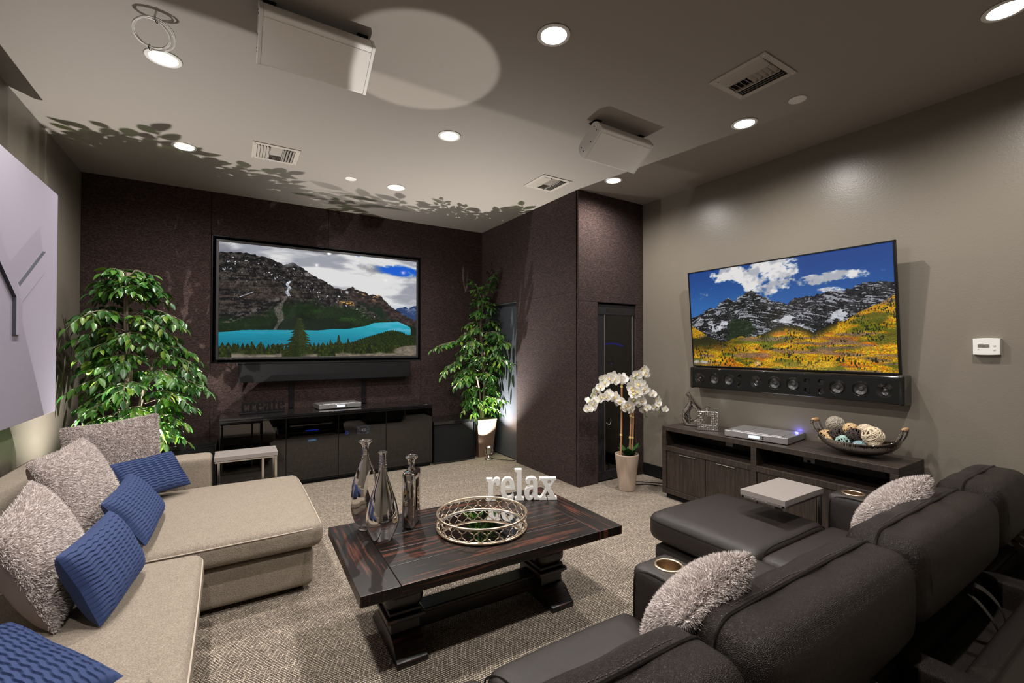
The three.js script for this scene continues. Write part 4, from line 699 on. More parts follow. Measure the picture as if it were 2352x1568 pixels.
// ---------- orchid ----------
{
  const P0 = [3.378, 0, -3.215], o = thing('potted_orchid', 'white artificial orchid in a pale wood-grain pot beside the rack', 'potted plant', P0), r = rng(41);
  part('pot', lathe([[0, 0], [0.074, 0], [0.079, 0.006], [0.117, 0.352], [0.116, 0.362], [0.106, 0.364], [0.100, 0.352], [0.098, 0.335], [0, 0.335]], 48), M.paleWood, o);
  part('soil', lathe([[0, 0.345], [0.06, 0.343], [0.100, 0.337]], 24), M.soil, o);
  const S = (x, y, z = -3.215) => { const p = px(x, y, { z }); return [p.x - P0[0], p.y, p.z - P0[2]]; };
  const canes = [[[1426, 1052], [1428, 870]], [[1446, 1052], [1450, 900]], [[1452, 1045], [1455, 905]]];
  for (const [a, b] of canes) { const A = S(...a), B = S(...b); part('cane', tube([[A[0], 0.34, A[2]], [lerp(A[0], B[0], .5) + 0.004, lerp(0.34, B[1], .5), A[2]], B], 0.009, 20, 8), M.cane, o); for (const t of [0.28, 0.62, 0.9]) part('clip', cyl(0.012, 0.012, 0.018, lerp(A[0], B[0], t), lerp(0.34, B[1], t), A[2], 10), M.petalCore, o); }
  const lf = (L, Wd) => { const g = new THREE.PlaneGeometry(Wd, L, 6, 10); const p = g.attributes.position; for (let i = 0; i < p.count; i++) { const t = p.getY(i) / L + 0.5, w = Math.pow(Math.sin(Math.min(1, t * 1.05) * Math.PI * 0.94 + 0.12), 0.7), u = p.getX(i) / Wd * 2; p.setXYZ(i, u * Wd / 2 * w, t * L * (1 - 0.15 * t), 0.30 * t * t * L + Math.abs(u) * 0.012 * w); } g.computeVertexNormals(); return g; };
  for (const [a, L, Wd, ti] of [[0.2, 0.19, 0.085, 0.5], [1.2, 0.17, 0.08, 0.35], [2.1, 0.15, 0.07, 0.6], [-0.8, 0.16, 0.09, 0.55], [-1.8, 0.15, 0.08, 0.5], [3.2, 0.15, 0.075, 0.4], [-0.2, 0.11, 0.07, 0.75]]) { const m = part('leaf', lf(L, Wd), M.orchidLeaf, o); m.position.set(Math.sin(a) * 0.02 + 0.02, 0.34, Math.cos(a) * 0.02); m.rotation.set(0, a, 0); m.rotateX(ti * 0.9); }
  // blossom: two broad petals, three sepals, a small yellow lip
  const petal = (L, Wd, ang, cup) => { const g = new THREE.PlaneGeometry(Wd, L, 4, 5), p = g.attributes.position; for (let i = 0; i < p.count; i++) { const t = p.getY(i) / L + 0.5, w = Math.sqrt(Math.max(0.02, Math.sin(t * Math.PI * 0.93 + 0.12))), u = p.getX(i) / Wd * 2; p.setXYZ(i, u * Wd / 2 * w, t * L, cup * (t * t - 0.3 * t) + 0.006 * u * u); } g.rotateZ(ang); return g; };
  const flowerG = (() => { const g = join([petal(0.040, 0.050, -Math.PI / 2, 0.010), petal(0.040, 0.050, Math.PI / 2, 0.010), petal(0.042, 0.032, 0, 0.006).translate(0, 0, -0.002), petal(0.040, 0.030, 2.5, 0.006).translate(0, 0, -0.002), petal(0.040, 0.030, -2.5, 0.006).translate(0, 0, -0.002)]); g.computeVertexNormals(); return g; })();
  const lipG = join([new THREE.SphereGeometry(0.008, 8, 6).scale(1, 1.3, 1).translate(0, -0.006, 0.008), new THREE.SphereGeometry(0.005, 8, 6).translate(0, 0.004, 0.007)]);
  const sprays = [ // photographed course of each flower spray, its depth, number of blossoms and spread
    [[[1428, 872], [1408, 862], [1385, 872], [1362, 905], [1348, 938]], -3.17, 15, 15], [[[1428, 925], [1408, 905], [1385, 915], [1365, 930], [1350, 945]], -3.10, 12, 12],
    [[[1450, 895], [1462, 862], [1476, 850], [1478, 870]], -3.22, 9, 14], [[[1450, 905], [1456, 890], [1468, 880], [1472, 905]], -3.12, 10, 14],
    [[[1450, 912], [1470, 893], [1490, 897], [1506, 920], [1518, 940]], -3.10, 11, 11], [[[1452, 925], [1468, 918], [1478, 930], [1482, 955]], -3.14, 10, 12], [[[1448, 935], [1440, 930], [1438, 942]], -3.16, 4, 6]];
  const camDir = V(-P0[0], 1.0 - 0.3, -P0[2]).normalize();
  for (const [c, z, n, sp] of sprays) {
    const pts = c.map(([a, b]) => S(a, b, z)), cv = new THREE.CatmullRomCurve3(pts.map(p => V(...p)));
    part('spray_stem', tube(pts, 0.0035, 20, 6), M.stemGreen, o);
    for (let k = 0; k < n; k++) {
      const t = clamp((k + 0.5) / n + (r() - 0.5) * 0.06), q = cv.getPoint(t), s = lerp(1.45, 0.95, t) * (0.9 + 0.2 * r());
      q.x += (r() - 0.5) * sp * 0.0044; q.y += (r() - 0.5) * sp * 0.0048; q.z += (r() - 0.4) * 0.07;
      const f = part('flower', flowerG, M.petal, o); f.position.copy(q); f.scale.setScalar(s);
      const d = camDir.clone().add(V((r() - 0.5) * 1.5, (r() - 0.65) * 1.0, (r() - 0.3) * 1.0)).normalize(); f.quaternion.setFromUnitVectors(V(0, 0, 1), d); f.rotateZ((r() - 0.5) * 0.8);
      part('lip', lipG, M.petalCore, f);
    }
    for (let k = 0; k < 3; k++) { const q = cv.getPoint(1); part('bud', new THREE.SphereGeometry(0.009 - k * 0.0015, 8, 6).scale(0.8, 1.3, 0.8).translate(q.x + (r() - 0.5) * 0.05, q.y - 0.01 * k, q.z + (r() - .5) * 0.03), M.stemGreen, o); }
  }
}
single('floor_cable', tube([[3.52, 0.006, -3.30], [3.60, 0.006, -3.26], [3.68, 0.006, -3.22], [3.76, 0.006, -3.10], [3.85, 0.006, -2.97], [3.93, 0.006, -2.92]], 0.005, 40, 6), M.mattBlack, 'black cable on the carpet between the orchid pot and the wood console', 'cable');
single('floor_cable', tube([[3.60, 0.005, -3.40], [3.70, 0.005, -3.30], [3.80, 0.005, -3.20], [3.90, 0.005, -3.08], [3.93, 0.005, -2.95]], 0.004, 40, 6), M.mattBlack, 'black cable on the carpet hugging the baseboard by the rack', 'cable');
// ---------- coffee table ----------
const TT = 0.46, TC = [1.132, 0, -2.172], TR = -0.026;
{
  const o = thing('coffee_table', 'low espresso-stained trestle coffee table with planked top', 'coffee table', TC, TR);
  const L = 1.381, D = 0.785, t = 0.046, eb = 0.165;
  const zs = [-D / 2, -0.28, -0.121, 0.046, 0.212, D / 2], r = rng(5);
  const shift = (g, u, v, swap) => { g = boxUV(g, swap); const a = g.attributes.uv; for (let i = 0; i < a.count; i++) a.setXY(i, a.getX(i) + u, a.getY(i) + v); return g; };
  for (let k = 0; k < 5; k++) part('plank', shift(rspan(-L / 2 + eb, L / 2 - eb, TT - t, TT, zs[k] + 0.0012, zs[k + 1] - 0.0012, 0.0025), r() * 2, r() * 2, false), M.table, o);
  for (const s of [-1, 1]) part('end_board', shift(rspan(s * L / 2, s * (L / 2 - eb + 0.0016), TT - t, TT, -D / 2, D / 2, 0.003), r() * 2, r() * 2, true), M.table, o);
  part('apron', span(-L / 2 + 0.03, L / 2 - 0.03, TT - t - 0.006, TT - t - 0.0005, -D / 2 + 0.03, D / 2 - 0.03), M.table, o);
  for (const cx of [-0.423, 0.419]) {
    const ext = (prof, w) => { const s = new THREE.Shape(); prof(s); const g = extrude(s, w - 0.008, 0.004, 2, 10); return boxUV(toCreasedNormals(g.translate(0, 0, -(w - 0.008) / 2).rotateY(Math.PI / 2), 0.6)).translate(cx, 0, 0); };
    part('foot', ext(s => { s.moveTo(-0.222, 0); s.lineTo(0.222, 0); s.quadraticCurveTo(0.232, 0.012, 0.222, 0.026); s.bezierCurveTo(0.188, 0.040, 0.172, 0.082, 0.124, 0.092); s.lineTo(0.114, 0.096); s.lineTo(-0.114, 0.096); s.lineTo(-0.124, 0.092); s.bezierCurveTo(-0.172, 0.082, -0.188, 0.040, -0.222, 0.026); s.quadraticCurveTo(-0.232, 0.012, -0.222, 0); }, 0.145), M.table, o);
    part('neck_block', rspan(cx - 0.070, cx + 0.070, 0.096, 0.146, -0.115, 0.115, 0.004), M.table, o);
    part('moulding', [rspan(cx - 0.078, cx + 0.078, 0.144, 0.156, -0.124, 0.124, 0.003), rspan(cx - 0.092, cx + 0.092, 0.156, 0.176, -0.138, 0.138, 0.005), rspan(cx - 0.078, cx + 0.078, 0.176, 0.196, -0.118, 0.118, 0.005)], M.table, o);
    part('pedestal', [rspan(cx - 0.094, cx + 0.094, 0.194, 0.305, -0.132, 0.132, 0.048, 6), rspan(cx - 0.070, cx + 0.070, 0.30, 0.375, -0.105, 0.105, 0.004), rspan(cx - 0.10, cx + 0.10, 0.37, TT - t - 0.006, -0.145, 0.145, 0.006)], M.table, o);
  }
  part('stretcher', [rspan(-0.36, 0.355, 0.045, 0.118, -0.045, 0.045, 0.004), rspan(-0.36, 0.355, 0.116, 0.135, -0.056, 0.056, 0.006)], M.table, o);
}
const onTable = (x, y) => px(x, y, { y: TT });
// chrome bottle vases
{
  const p = [0.655, TT, -2.275], o = thing('chrome_vase', 'chrome teardrop vase with a narrow neck on the coffee table', 'vase', p);
  part('body', smoothLathe([[0, 0], [0.040, 0.0], [0.048, 0.006], [0.078, 0.075], [0.081, 0.120], [0.064, 0.200], [0.036, 0.285], [0.020, 0.345], [0.0155, 0.380], [0.0165, 0.430], [0.021, 0.438]], 56, 80), M.chrome, o);
  part('lip', new THREE.TorusGeometry(0.0205, 0.003, 8, 28).rotateX(Math.PI / 2).translate(0, 0.439, 0), M.chrome, o);
  for (let k = 0; k < 6; k++) part('neck_ring', new THREE.TorusGeometry(0.0215 - k * 0.0011, 0.0016, 6, 28).rotateX(Math.PI / 2).translate(0, 0.350 + k * 0.013, 0), M.chrome, o);
}
{ // bottle with a lens-shaped opening
  const p = [0.615, TT, -2.455], o = thing('chrome_vase', 'tall chrome bottle vase with a slit opening through its side', 'vase', p, -0.5);
  const g = smoothLathe([[0, 0.012], [0.030, 0.012], [0.055, 0.05], [0.075, 0.13], [0.068, 0.22], [0.048, 0.295], [0.030, 0.345], [0.019, 0.375], [0.016, 0.40], [0.0155, 0.435], [0, 0.435]], 56, 80).scale(1.08, 1, 0.62);
  const hole = smoothLathe([[0, -0.11], [0.012, -0.085], [0.026, -0.03], [0.028, 0.01], [0.018, 0.07], [0, 0.11]], 24, 40).scale(1, 1, 6).translate(0.030, 0.215, 0);
  part('body', toCreasedNormals(cut(g, hole), 0.7), M.chrome, o);
  part('foot', lathe([[0, 0], [0.034, 0], [0.036, 0.006], [0.028, 0.014], [0, 0.016]], 32), M.chrome, o);
  part('flared_lip', smoothLathe([[0.0155, 0.425], [0.018, 0.445], [0.028, 0.460], [0.037, 0.466], [0.034, 0.469], [0.012, 0.452], [0, 0.450]], 36, 30), M.chrome, o);
}
{ // square flask with a window
  const p = [0.845, TT, -2.385], o = thing('chrome_vase', 'square-shouldered chrome flask vase with a tall window opening', 'vase', p, 0.95);
  const s = new THREE.Shape(), w = 0.075, h = 0.30, q = 0.02; s.moveTo(-w + q, 0); s.lineTo(w - q, 0); s.quadraticCurveTo(w, 0, w, q); s.lineTo(w, h - q); s.quadraticCurveTo(w, h, w - q, h); s.lineTo(-w + q, h); s.quadraticCurveTo(-w, h, -w, h - q); s.lineTo(-w, q); s.quadraticCurveTo(-w, 0, -w + q, 0);
  const hp = new THREE.Path([[-0.022, 0.07], [-0.022, 0.245], [0.040, 0.245], [0.040, 0.07]].map(v => new THREE.Vector2(...v))); s.holes.push(hp);
  part('body', toCreasedNormals(extrude(s, 0.036, 0.014, 5, 10).translate(0, 0, -0.018), 0.8), M.chrome, o);
  part('neck', smoothLathe([[0.026, 0.292], [0.018, 0.31], [0.016, 0.335], [0.020, 0.352], [0.032, 0.364], [0.034, 0.372], [0.027, 0.376], [0.014, 0.362], [0, 0.358]], 36, 40), M.chrome, o);
}
// round mirrored tray with a quatrefoil gallery
const trayC = [1.157, TT, -2.150];
{
  const R = 0.240, o = thing('mirrored_tray', 'round mirrored tray with a gilded quatrefoil rail on the coffee table', 'tray', trayC), y0 = 0.010, y1 = 0.080;
  part('base_plate', lathe([[0, 0], [R + 0.002, 0], [R + 0.002, 0.006], [0, 0.006]], 64), M.mattBlack, o);
  part('mirror', cyl(R - 0.004, R - 0.004, 0.003, 0, 0.0078, 0, 72), M.mirror, o);
  part('lower_ring', new THREE.TorusGeometry(R, 0.006, 10, 96).rotateX(Math.PI / 2).translate(0, y0, 0), M.goldWire, o);
  part('upper_ring', new THREE.TorusGeometry(R, 0.0062, 10, 96).rotateX(Math.PI / 2).translate(0, y1, 0), M.goldWire, o);
  part('inner_ring', new THREE.TorusGeometry(R - 0.010, 0.004, 8, 96).rotateX(Math.PI / 2).translate(0, 0.012, 0), M.steel, o);
  const n = 24, dA = Math.PI * 2 / n, hy = (y1 - y0) / 2 - 0.004, cy = (y0 + y1) / 2;
  const Q = [[0, 1], [0.09, 0.88], [0.24, 0.78], [0.42, 0.72], [0.44, 0.55], [0.60, 0.50], [0.80, 0.40], [0.94, 0.20], [1, 0], [0.94, -0.20], [0.80, -0.40], [0.60, -0.50], [0.44, -0.55], [0.42, -0.72], [0.24, -0.78], [0.09, -0.88], [0, -1]];
  const full = [...Q, ...Q.slice(1, -1).reverse().map(([a, b]) => [-a, b])];
  const motif = tube(full.map(([a, b]) => [Math.sin(a * dA / 2) * R, cy + b * hy, Math.cos(a * dA / 2) * R]), 0.0024, 72, 5, true);
  const post = [tube([[0, y0, R], [0, cy - hy, R]], 0.0026, 2, 6), tube([[0, cy + hy, R], [0, y1, R]], 0.0026, 2, 6)];
  const pg = join(post);
  for (let k = 0; k < n; k++) { const m = part('quatrefoil', motif, M.goldWire, o); m.rotation.y = k * dA; const q = part('post', pg, M.goldWire, o); q.rotation.y = k * dA; }
  // added spotlight in place of the downlight beam the mirror throws back to the ceiling
  const s = new THREE.SpotLight(DOWN_COLOR, 13, 0, Math.atan(0.465 / 2.55), 0.10, 2); s.position.set(trayC[0], TT + 0.014, trayC[2]); s.target.position.set(0.93, CEIL, -2.46); s.castShadow = true; s.shadow.radius = 0.5; scene.add(s, s.target);
}
{ // relax
  const a = px(1116, 1152, { y: TT }), b = px(1278, 1149, { y: TT }), turn = -Math.atan2(b.z - a.z, b.x - a.x);
  const o = thing('word_sign', 'white wooden word sign reading relax on the coffee table', 'sign', [a.x, TT, a.z], turn);
  const g = new THREE.Group(); g.name = 'lettering'; g.position.set(0, 0.001, -0.045); o.add(g); word('relax', g, M.whitePaint, Math.hypot(b.x - a.x, b.z - a.z) * 0.985, 0.183, 0.036);
}
// ---------- slim C-shaped side tables ----------
function cTable(label, x0, x1, z0, z1, h, legs, foot) {
  const o = thing('side_table', label, 'side table', [0, 0, 0], 0, 'slim C-shaped side tables');
  part('top', rspan(x0, x1, h - 0.032, h, z0, z1, 0.002), M.taupeTop, o);
  part('under_frame', [rspan(x0 + 0.004, x1 - 0.004, h - 0.046, h - 0.034, z1 - 0.022, z1 - 0.004, 0.002), rspan(x0 + 0.004, x1 - 0.004, h - 0.046, h - 0.034, z0 + 0.004, z0 + 0.022, 0.002), rspan(x0 + 0.004, x0 + 0.022, h - 0.046, h - 0.034, z0, z1, 0.002), rspan(x1 - 0.022, x1 - 0.004, h - 0.046, h - 0.034, z0, z1, 0.002)], M.steel, o);
  for (const [x, z] of legs) part('leg', rspan(x - 0.009, x + 0.009, 0.015, h - 0.044, z - 0.009, z + 0.009, 0.002), M.steel, o);
  part('floor_bar', foot.map(([a, b, c, d]) => rspan(a, b, 0, 0.016, c, d, 0.002)), M.steel, o);
}
cTable('slim taupe-topped side table with chrome legs behind the beige chaise', -0.10, 0.325, -4.285, -4.037, 0.60, [[0.312, -4.052], [0.222, -4.052], [0.312, -4.27], [-0.075, -4.27]], [[-0.085, 0.322, -4.28, -4.26], [0.212, 0.322, -4.062, -4.042], [0.302, 0.322, -4.27, -4.05]]);
cTable('slim taupe-topped side table reaching over the leather chaise', 2.537, 2.968, -1.526, -1.274, 0.60, [[2.952, -1.512], [2.952, -1.288], [2.905, -1.512]], [[2.895, 2.962, -1.522, -1.502], [2.942, 2.962, -1.512, -1.288]]);
// ---------- beige sectional sofa along the left wall ----------
const SEAT = 0.405;
{
  const o = thing('sectional_sofa', 'beige woven sectional sofa with a chaise along the left wall', 'sofa', [0, 0, 0]);
  const puff = k => (v, w, h, d) => { const a = (1 - Math.pow(2 * v.x / w, 2)), b = (1 - Math.pow(2 * v.z / d, 2)); if (v.y > 0) v.y += k * clamp(a) * clamp(b); v.x *= 1 + 0.004 * (1 - Math.pow(2 * v.y / h, 2)); };
  const soft = (x0, x1, y0, y1, z0, z1, r, k = 0, n = 16) => softBox(x1 - x0, y1 - y0, z1 - z0, r, n, k ? puff(k) : null).translate((x0 + x1) / 2, (y0 + y1) / 2, (z0 + z1) / 2);
  const U = g => boxUV(g);
  part('chaise_base', U(soft(-1.1, 0.425, 0.03, 0.255, -4.02, -2.875, 0.035)), M.sofa, o);
  part('chaise_cushion', U(soft(-0.97, 0.468, 0.262, SEAT, -4.03, -2.825, 0.05, 0.022, 20)), M.sofa, o);
  part('seat_base', U(soft(-1.1, -0.145, 0.03, 0.255, -2.87, -1.46, 0.03)), M.sofa, o);
  part('seat_cushion', U(soft(-0.97, -0.105, 0.25, SEAT + 0.01, -2.735, -1.49, 0.05, 0.022, 20)), M.sofa, o);
  part('back', U(soft(-1.15, -0.94, 0.1, 0.69, -4.26, -1.25, 0.06)), M.sofa, o);
  part('arm', U(soft(-1.12, -0.115, 0.03, 0.612, -4.265, -4.035, 0.035)), M.sofa, o);
  part('arm', U(soft(-1.12, -0.165, 0.03, 0.60, -1.49, -1.24, 0.03)), M.sofa, o);
  const loop = (x0, x1, z0, z1, y, r) => { const p = []; for (const [cx, cz, a0] of [[x1 - r, z1 - r, 0], [x0 + r, z1 - r, 1], [x0 + r, z0 + r, 2], [x1 - r, z0 + r, 3]]) for (let k = 0; k <= 4; k++) { const a = (a0 + k / 4) * Math.PI / 2; p.push([cx + r * Math.cos(a), y, cz + r * Math.sin(a)]); } return tube(p, 0.0038, 160, 6, true); };
  part('piping', [loop(-0.962, 0.462, -4.02, -2.833, SEAT - 0.028, 0.05)], M.sofaPiping, o);
  part('piping', [loop(-0.962, -0.111, -2.727, -1.498, SEAT - 0.018, 0.05)], M.sofaPiping, o);
  part('leg', [-1.0, 0.3].flatMap(x => [-3.9, -3.0].map(z => span(x, x + 0.06, 0, 0.032, z, z + 0.06))).concat([span(-0.3, -0.24, 0, 0.032, -1.6, -1.54)]), M.mattBlack, o);
}
// ---------- leather sectional across the near side ----------
{
  const o = thing('leather_sectional', 'dark brown leather sectional with chaise, cup holders and padded backs', 'sofa', [0, 0, 0]);
  const SY = 0.445, ZF = -1.215, ZB = -0.45;
  const soft = (x0, x1, y0, y1, z0, z1, r, n = 14, fn) => boxUV(softBox(x1 - x0, y1 - y0, z1 - z0, r, n, fn).translate((x0 + x1) / 2, (y0 + y1) / 2, (z0 + z1) / 2));
  const puff = (k, wr = 0) => (v, w, h, d) => { const a = clamp(1 - Math.pow(2 * v.x / w, 2)), b = clamp(1 - Math.pow(2 * v.z / d, 2)); if (v.y > 0) { v.y += k * Math.sqrt(a * b); if (wr) v.y += wr * Math.sin(v.x * 55 + v.z * 30 + 2 * Math.sin(v.z * 40)) * a * smooth(-0.1, 0.3, v.z / d); } };
  const seams = [[0.03, 0.655, ZF], [0.66, 1.287, ZF], [1.495, 2.112, ZF], [3.06, 3.90, -1.045]];
  for (const [a, b, zf] of seams) { const c = part('seat_cushion', soft(a, b, 0.27, SY, zf - 0.02, -0.72, 0.055, 20, puff(0.012, 0.003)), M.leatherSeat, o); part('seam', tube([[a + 0.004, 0.33, zf + 0.01], [a + 0.006, SY - 0.03, zf + 0.0], [a + 0.03, SY - 0.004, zf + 0.05], [a + 0.03, SY + 0.001, -0.9]], 0.0035, 24, 6), M.leather, c); }
  const foot = part('chaise_cushion', soft(2.115, 2.835, 0.285, SY + 0.004, -1.862, -1.19, 0.06, 22, puff(0.016)), M.leatherSeat, o);
  const seat3 = part('chaise_cushion', soft(2.115, 2.835, 0.285, SY, -1.192, -0.72, 0.045, 22, puff(0.010, 0.004)), M.leatherSeat, o);
  const edge = []; for (const [cx, cz, a0] of [[2.77, -1.80, 3], [2.175, -1.80, 2]]) for (let k = 0; k <= 4; k++) { const a = (a0 + 1 - k / 4) * Math.PI / 2; edge.push([cx + 0.058 * Math.cos(a), SY - 0.035, cz + 0.058 * Math.sin(a)]); }
  part('piping', tube([[2.829, SY - 0.035, -1.21], ...edge, [2.119, SY - 0.035, -1.21]], 0.0028, 120, 6), M.leather, foot);
  part('piping', tube([[2.15, SY - 0.03, -1.191], [2.2, SY + 0.003, -1.191], [2.47, SY + 0.010, -1.191], [2.75, SY + 0.003, -1.191], [2.80, SY - 0.03, -1.191]], 0.0028, 40, 6), M.leather, seat3);
  part('chaise_base', soft(2.13, 2.82, 0.03, 0.272, -1.82, -0.75, 0.03), M.leather, o);
  part('base', [span(0.05, 3.88, 0.03, 0.25, -0.84, -0.655), soft(0.03, 1.30, 0.03, 0.268, ZF + 0.02, -0.66, 0.02, 8), soft(1.48, 2.13, 0.03, 0.268, ZF + 0.02, -0.66, 0.02, 8), soft(3.04, 3.90, 0.03, 0.268, -1.04, -0.66, 0.02, 8)], M.leather, o);
  part('rear_deck', [span(0.05, 3.88, 0.03, 0.16, -0.66, -0.50)], M.leatherBlack, o);
  part('rear_rail', soft(0.03, 3.90, 0.03, 0.285, -0.515, -0.43, 0.03, 12), M.leatherBlack, o);
  for (const x of [1.10, 2.155, 3.26]) part('cross_rail', soft(x - 0.065, x + 0.065, 0.05, 0.285, -0.70, -0.46, 0.025, 8), M.leatherBlack, o);
  // arms with cup holder and control plate
  for (const [a, b] of [[1.291, 1.491], [2.852, 3.052]]) {
    const top = 0.612, cx = (a + b) / 2 + 0.005, cz = ZF + 0.095;
    const body = soft(a, b, 0.03, top, ZF, -0.80, 0.035, 16);
    const arm = part('arm', boxUV(cut(body, cyl(0.044, 0.044, 0.2, cx, top - 0.02, cz, 36))), M.leatherSeat, o);
    const cup = part('cup_holder', lathe([[0, -0.075], [0.040, -0.075], [0.0425, -0.07], [0.0425, 0.0], [0.046, 0.005], [0.053, 0.004], [0.056, -0.001], [0.050, -0.002]], 40), M.brass, arm); cup.position.set(cx, top, cz); M.brass.side = THREE.DoubleSide;
    const pl = part('control_plate', rspan(a - 0.003, a + 0.004, 0.47, 0.515, ZF + 0.20, ZF + 0.33, 0.002), M.steel, arm);
    for (let k = 0; k < 4; k++) part('button', rspan(a - 0.006, a - 0.002, 0.483, 0.502, ZF + 0.225 + k * 0.022, ZF + 0.242 + k * 0.022, 0.001), M.brass, arm);
    part('piping', tube([[a + 0.004, 0.20, ZF + 0.02], [a + 0.004, 0.52, ZF + 0.018], [a + 0.006, 0.575, ZF + 0.025], [a + 0.009, 0.598, ZF + 0.06], [a + 0.009, 0.598, -0.85]], 0.0045, 60, 6), M.leather, arm);
    const st = []; for (let z = ZF + 0.07; z < -0.86; z += 0.013) st.push(box(0.0022, 0.002, 0.008, a + 0.024, 0.6085, z)); part('stitching', st, M.thread, arm);
  }
  // padded backs, each leaning a little, with a piped front band
  const backs = [[0.27, 1.085, 0], [1.115, 2.145, 0.004], [2.165, 3.25, 0.02], [3.27, 3.94, 0.045]];
  for (const [a, b, up] of backs) {
    const w = b - a, h = 0.34, d = 0.27, cx = (a + b) / 2, cy = 0.505 + up, cz = -0.742;
    const bend = v => { v.z += v.y * 0.03 + 0.02 * (v.z > 0 ? 1 : 0.2) * clamp(1 - Math.pow(2 * v.x / w, 4)) * clamp(1 - Math.pow(2.2 * (v.y + 0.02) / h, 2)); if (v.y > 0) v.y += 0.004 * Math.sin(v.x * 23 + a * 9) * clamp(1 - Math.pow(2 * v.x / w, 2)); };
    const back = part('back_cushion', boxUV(softBox(w, h, d, 0.08, 26, bend).translate(cx, cy, cz)), M.leather, o);
    const at = (x, y, z) => { const v = V(x, y, z); bend(v); return [v.x + cx, v.y + cy, v.z + cz]; };
    const ring = (z, grow) => { const p = [], rr = 0.08; for (const [sx, sy, a0] of [[1, -1, 3.4], [1, 1, 0], [-1, 1, 1], [-1, -1, 2]]) for (let k = 0; k <= 6; k++) { const q = (a0 === 3.4 ? 3.4 + k / 10 : a0 === 2 ? 2 + k / 10 : a0 + k / 6) * Math.PI / 2; p.push(at(sx * (w / 2 - rr) + (rr + grow) * Math.cos(q), sy * (h / 2 - rr) + (rr + grow) * Math.sin(q), z)); } return p; };
    part('piping', tube(ring(-0.012, 0.001), 0.0055, 140, 6), M.leather, back);
    const st = []; for (let x = -w / 2 + 0.12; x < w / 2 - 0.12; x += 0.014) { const q = at(x, h / 2 - 0.0, -0.034); st.push(box(0.0085, 0.002, 0.0024, q[0], q[1] + 0.0005, q[2])); } part('stitching', st, M.thread, back);
    part('side_seam', tube([at(-w / 2 + 0.07, h / 2 - 0.008, 0.02), at(-w / 2 + 0.065, h / 2 - 0.03, 0.085), at(-w / 2 + 0.07, 0.06, 0.128), at(-w / 2 + 0.085, -0.09, 0.132)], 0.004, 30, 6), M.leather, back);
    if (a > 0) for (const s of [-1, 1]) part('strap', band([at(s * 0.045, -h / 2 + 0.03, 0.085), [cx + s * 0.062, 0.385, -0.585], [cx + s * 0.07 + 0.02, 0.32, -0.53], [cx + s * 0.055 + 0.03, 0.25, -0.512], [cx + s * 0.04 + 0.03, 0.17, -0.525]], 0.030, 0.003, 26, V(0.15, 0.25, 1)), M.strap, o);
  }
}
// ---------- pillows ----------
function frame(BL, BR, tl) {   // corners on known ground plus the photographed far corner
  const e1 = BR.clone().sub(BL), w = e1.length(); e1.normalize();
  const d = ray(...tl), o = camera.position, k = (BL.clone().sub(o)).dot(e1) / d.dot(e1);
  const TL = o.clone().addScaledVector(d, k), e2 = TL.sub(BL), h = e2.length(); e2.normalize();
  return { w, h, e1, e2, n: V().crossVectors(e1, e2), c: BL.clone().addScaledVector(e1, w / 2).addScaledVector(e2, h / 2) };
}
function profile(x, y, w, h, t, p = 2.6) { return t / 2 * Math.pow(clamp((1 - Math.pow(Math.abs(2 * x / w), p)) * (1 - Math.pow(Math.abs(2 * y / h), p))), 0.45); }
function pillowSheet(w, h, t, sgn, nx, ny, rib) {
  const g = new THREE.PlaneGeometry(w, h, nx, ny), p = g.attributes.position;
  for (let i = 0; i < p.count; i++) {
    const x = p.getX(i), y = p.getY(i), pinchX = 1 - 0.05 * Math.pow(1 - Math.abs(2 * y / h), 1) * 1.2, pinchY = 1 - 0.05 * (1 - Math.abs(2 * x / w)) * 1.2;
    let z = profile(x, y, w, h, t); if (rib) z += rib(x, y) * clamp(z / 0.03);
    p.setXYZ(i, x * pinchX, y * pinchY, sgn * z);
  }
  if (sgn < 0) { const ix = g.index; for (let i = 0; i < ix.count; i += 3) { const a = ix.getX(i); ix.setX(i, ix.getX(i + 1)); ix.setX(i + 1, a); } }
  g.computeVertexNormals(); return g;
}
function place(o, f) { const m = new THREE.Matrix4().makeBasis(f.e1, f.e2, f.n); o.quaternion.setFromRotationMatrix(m); o.position.copy(f.c); }
const floorAt = (x, y, h) => px(x, y, { y: h });
function bluePillow(label, f, t, seed, lift = 0.04) {
  const o = thing('blue_pillow', label, 'pillow', [0, 0, 0], 0, 'pleated blue pillows'); f.c.addScaledVector(f.n, lift); place(o, f);
  const n = Math.round(f.h / 0.0175), r = rng(seed), ph = []; for (let k = 0; k < n + 6; k++) ph.push(r() * 0.8 + (k % 2) * Math.PI);
  const rib = (x, y) => { const row = (y / f.h + 0.5) * n, wob = 0.15 * Math.sin(x * 120 + (Math.floor(row * 0.999) % 2) * 0 + 1.3 * Math.sin(row * 0.35 + seed)), q = row + wob, s = q - Math.floor(q); return 0.0062 * (1 - Math.pow(s, 1.6)) * smooth(0, 0.10, s); };
  part('pleated_front', pillowSheet(f.w, f.h, t, 1, 72, 260, rib), M.blue, o);
  part('plain_back', pillowSheet(f.w, f.h, t, -1, 24, 24), M.blue, o);
}
const strandG = (() => { const g = new THREE.BufferGeometry(), w = 0.5; g.setAttribute('position', new THREE.Float32BufferAttribute([-w, 0, 0, w, 0, 0, w * 0.9, 0.5, 0.10, -w * 0.9, 0.5, 0.10, 0.0, 1, 0.36], 3)); g.setIndex([0, 1, 2, 0, 2, 3, 3, 2, 4]); g.computeVertexNormals(); return g; })();
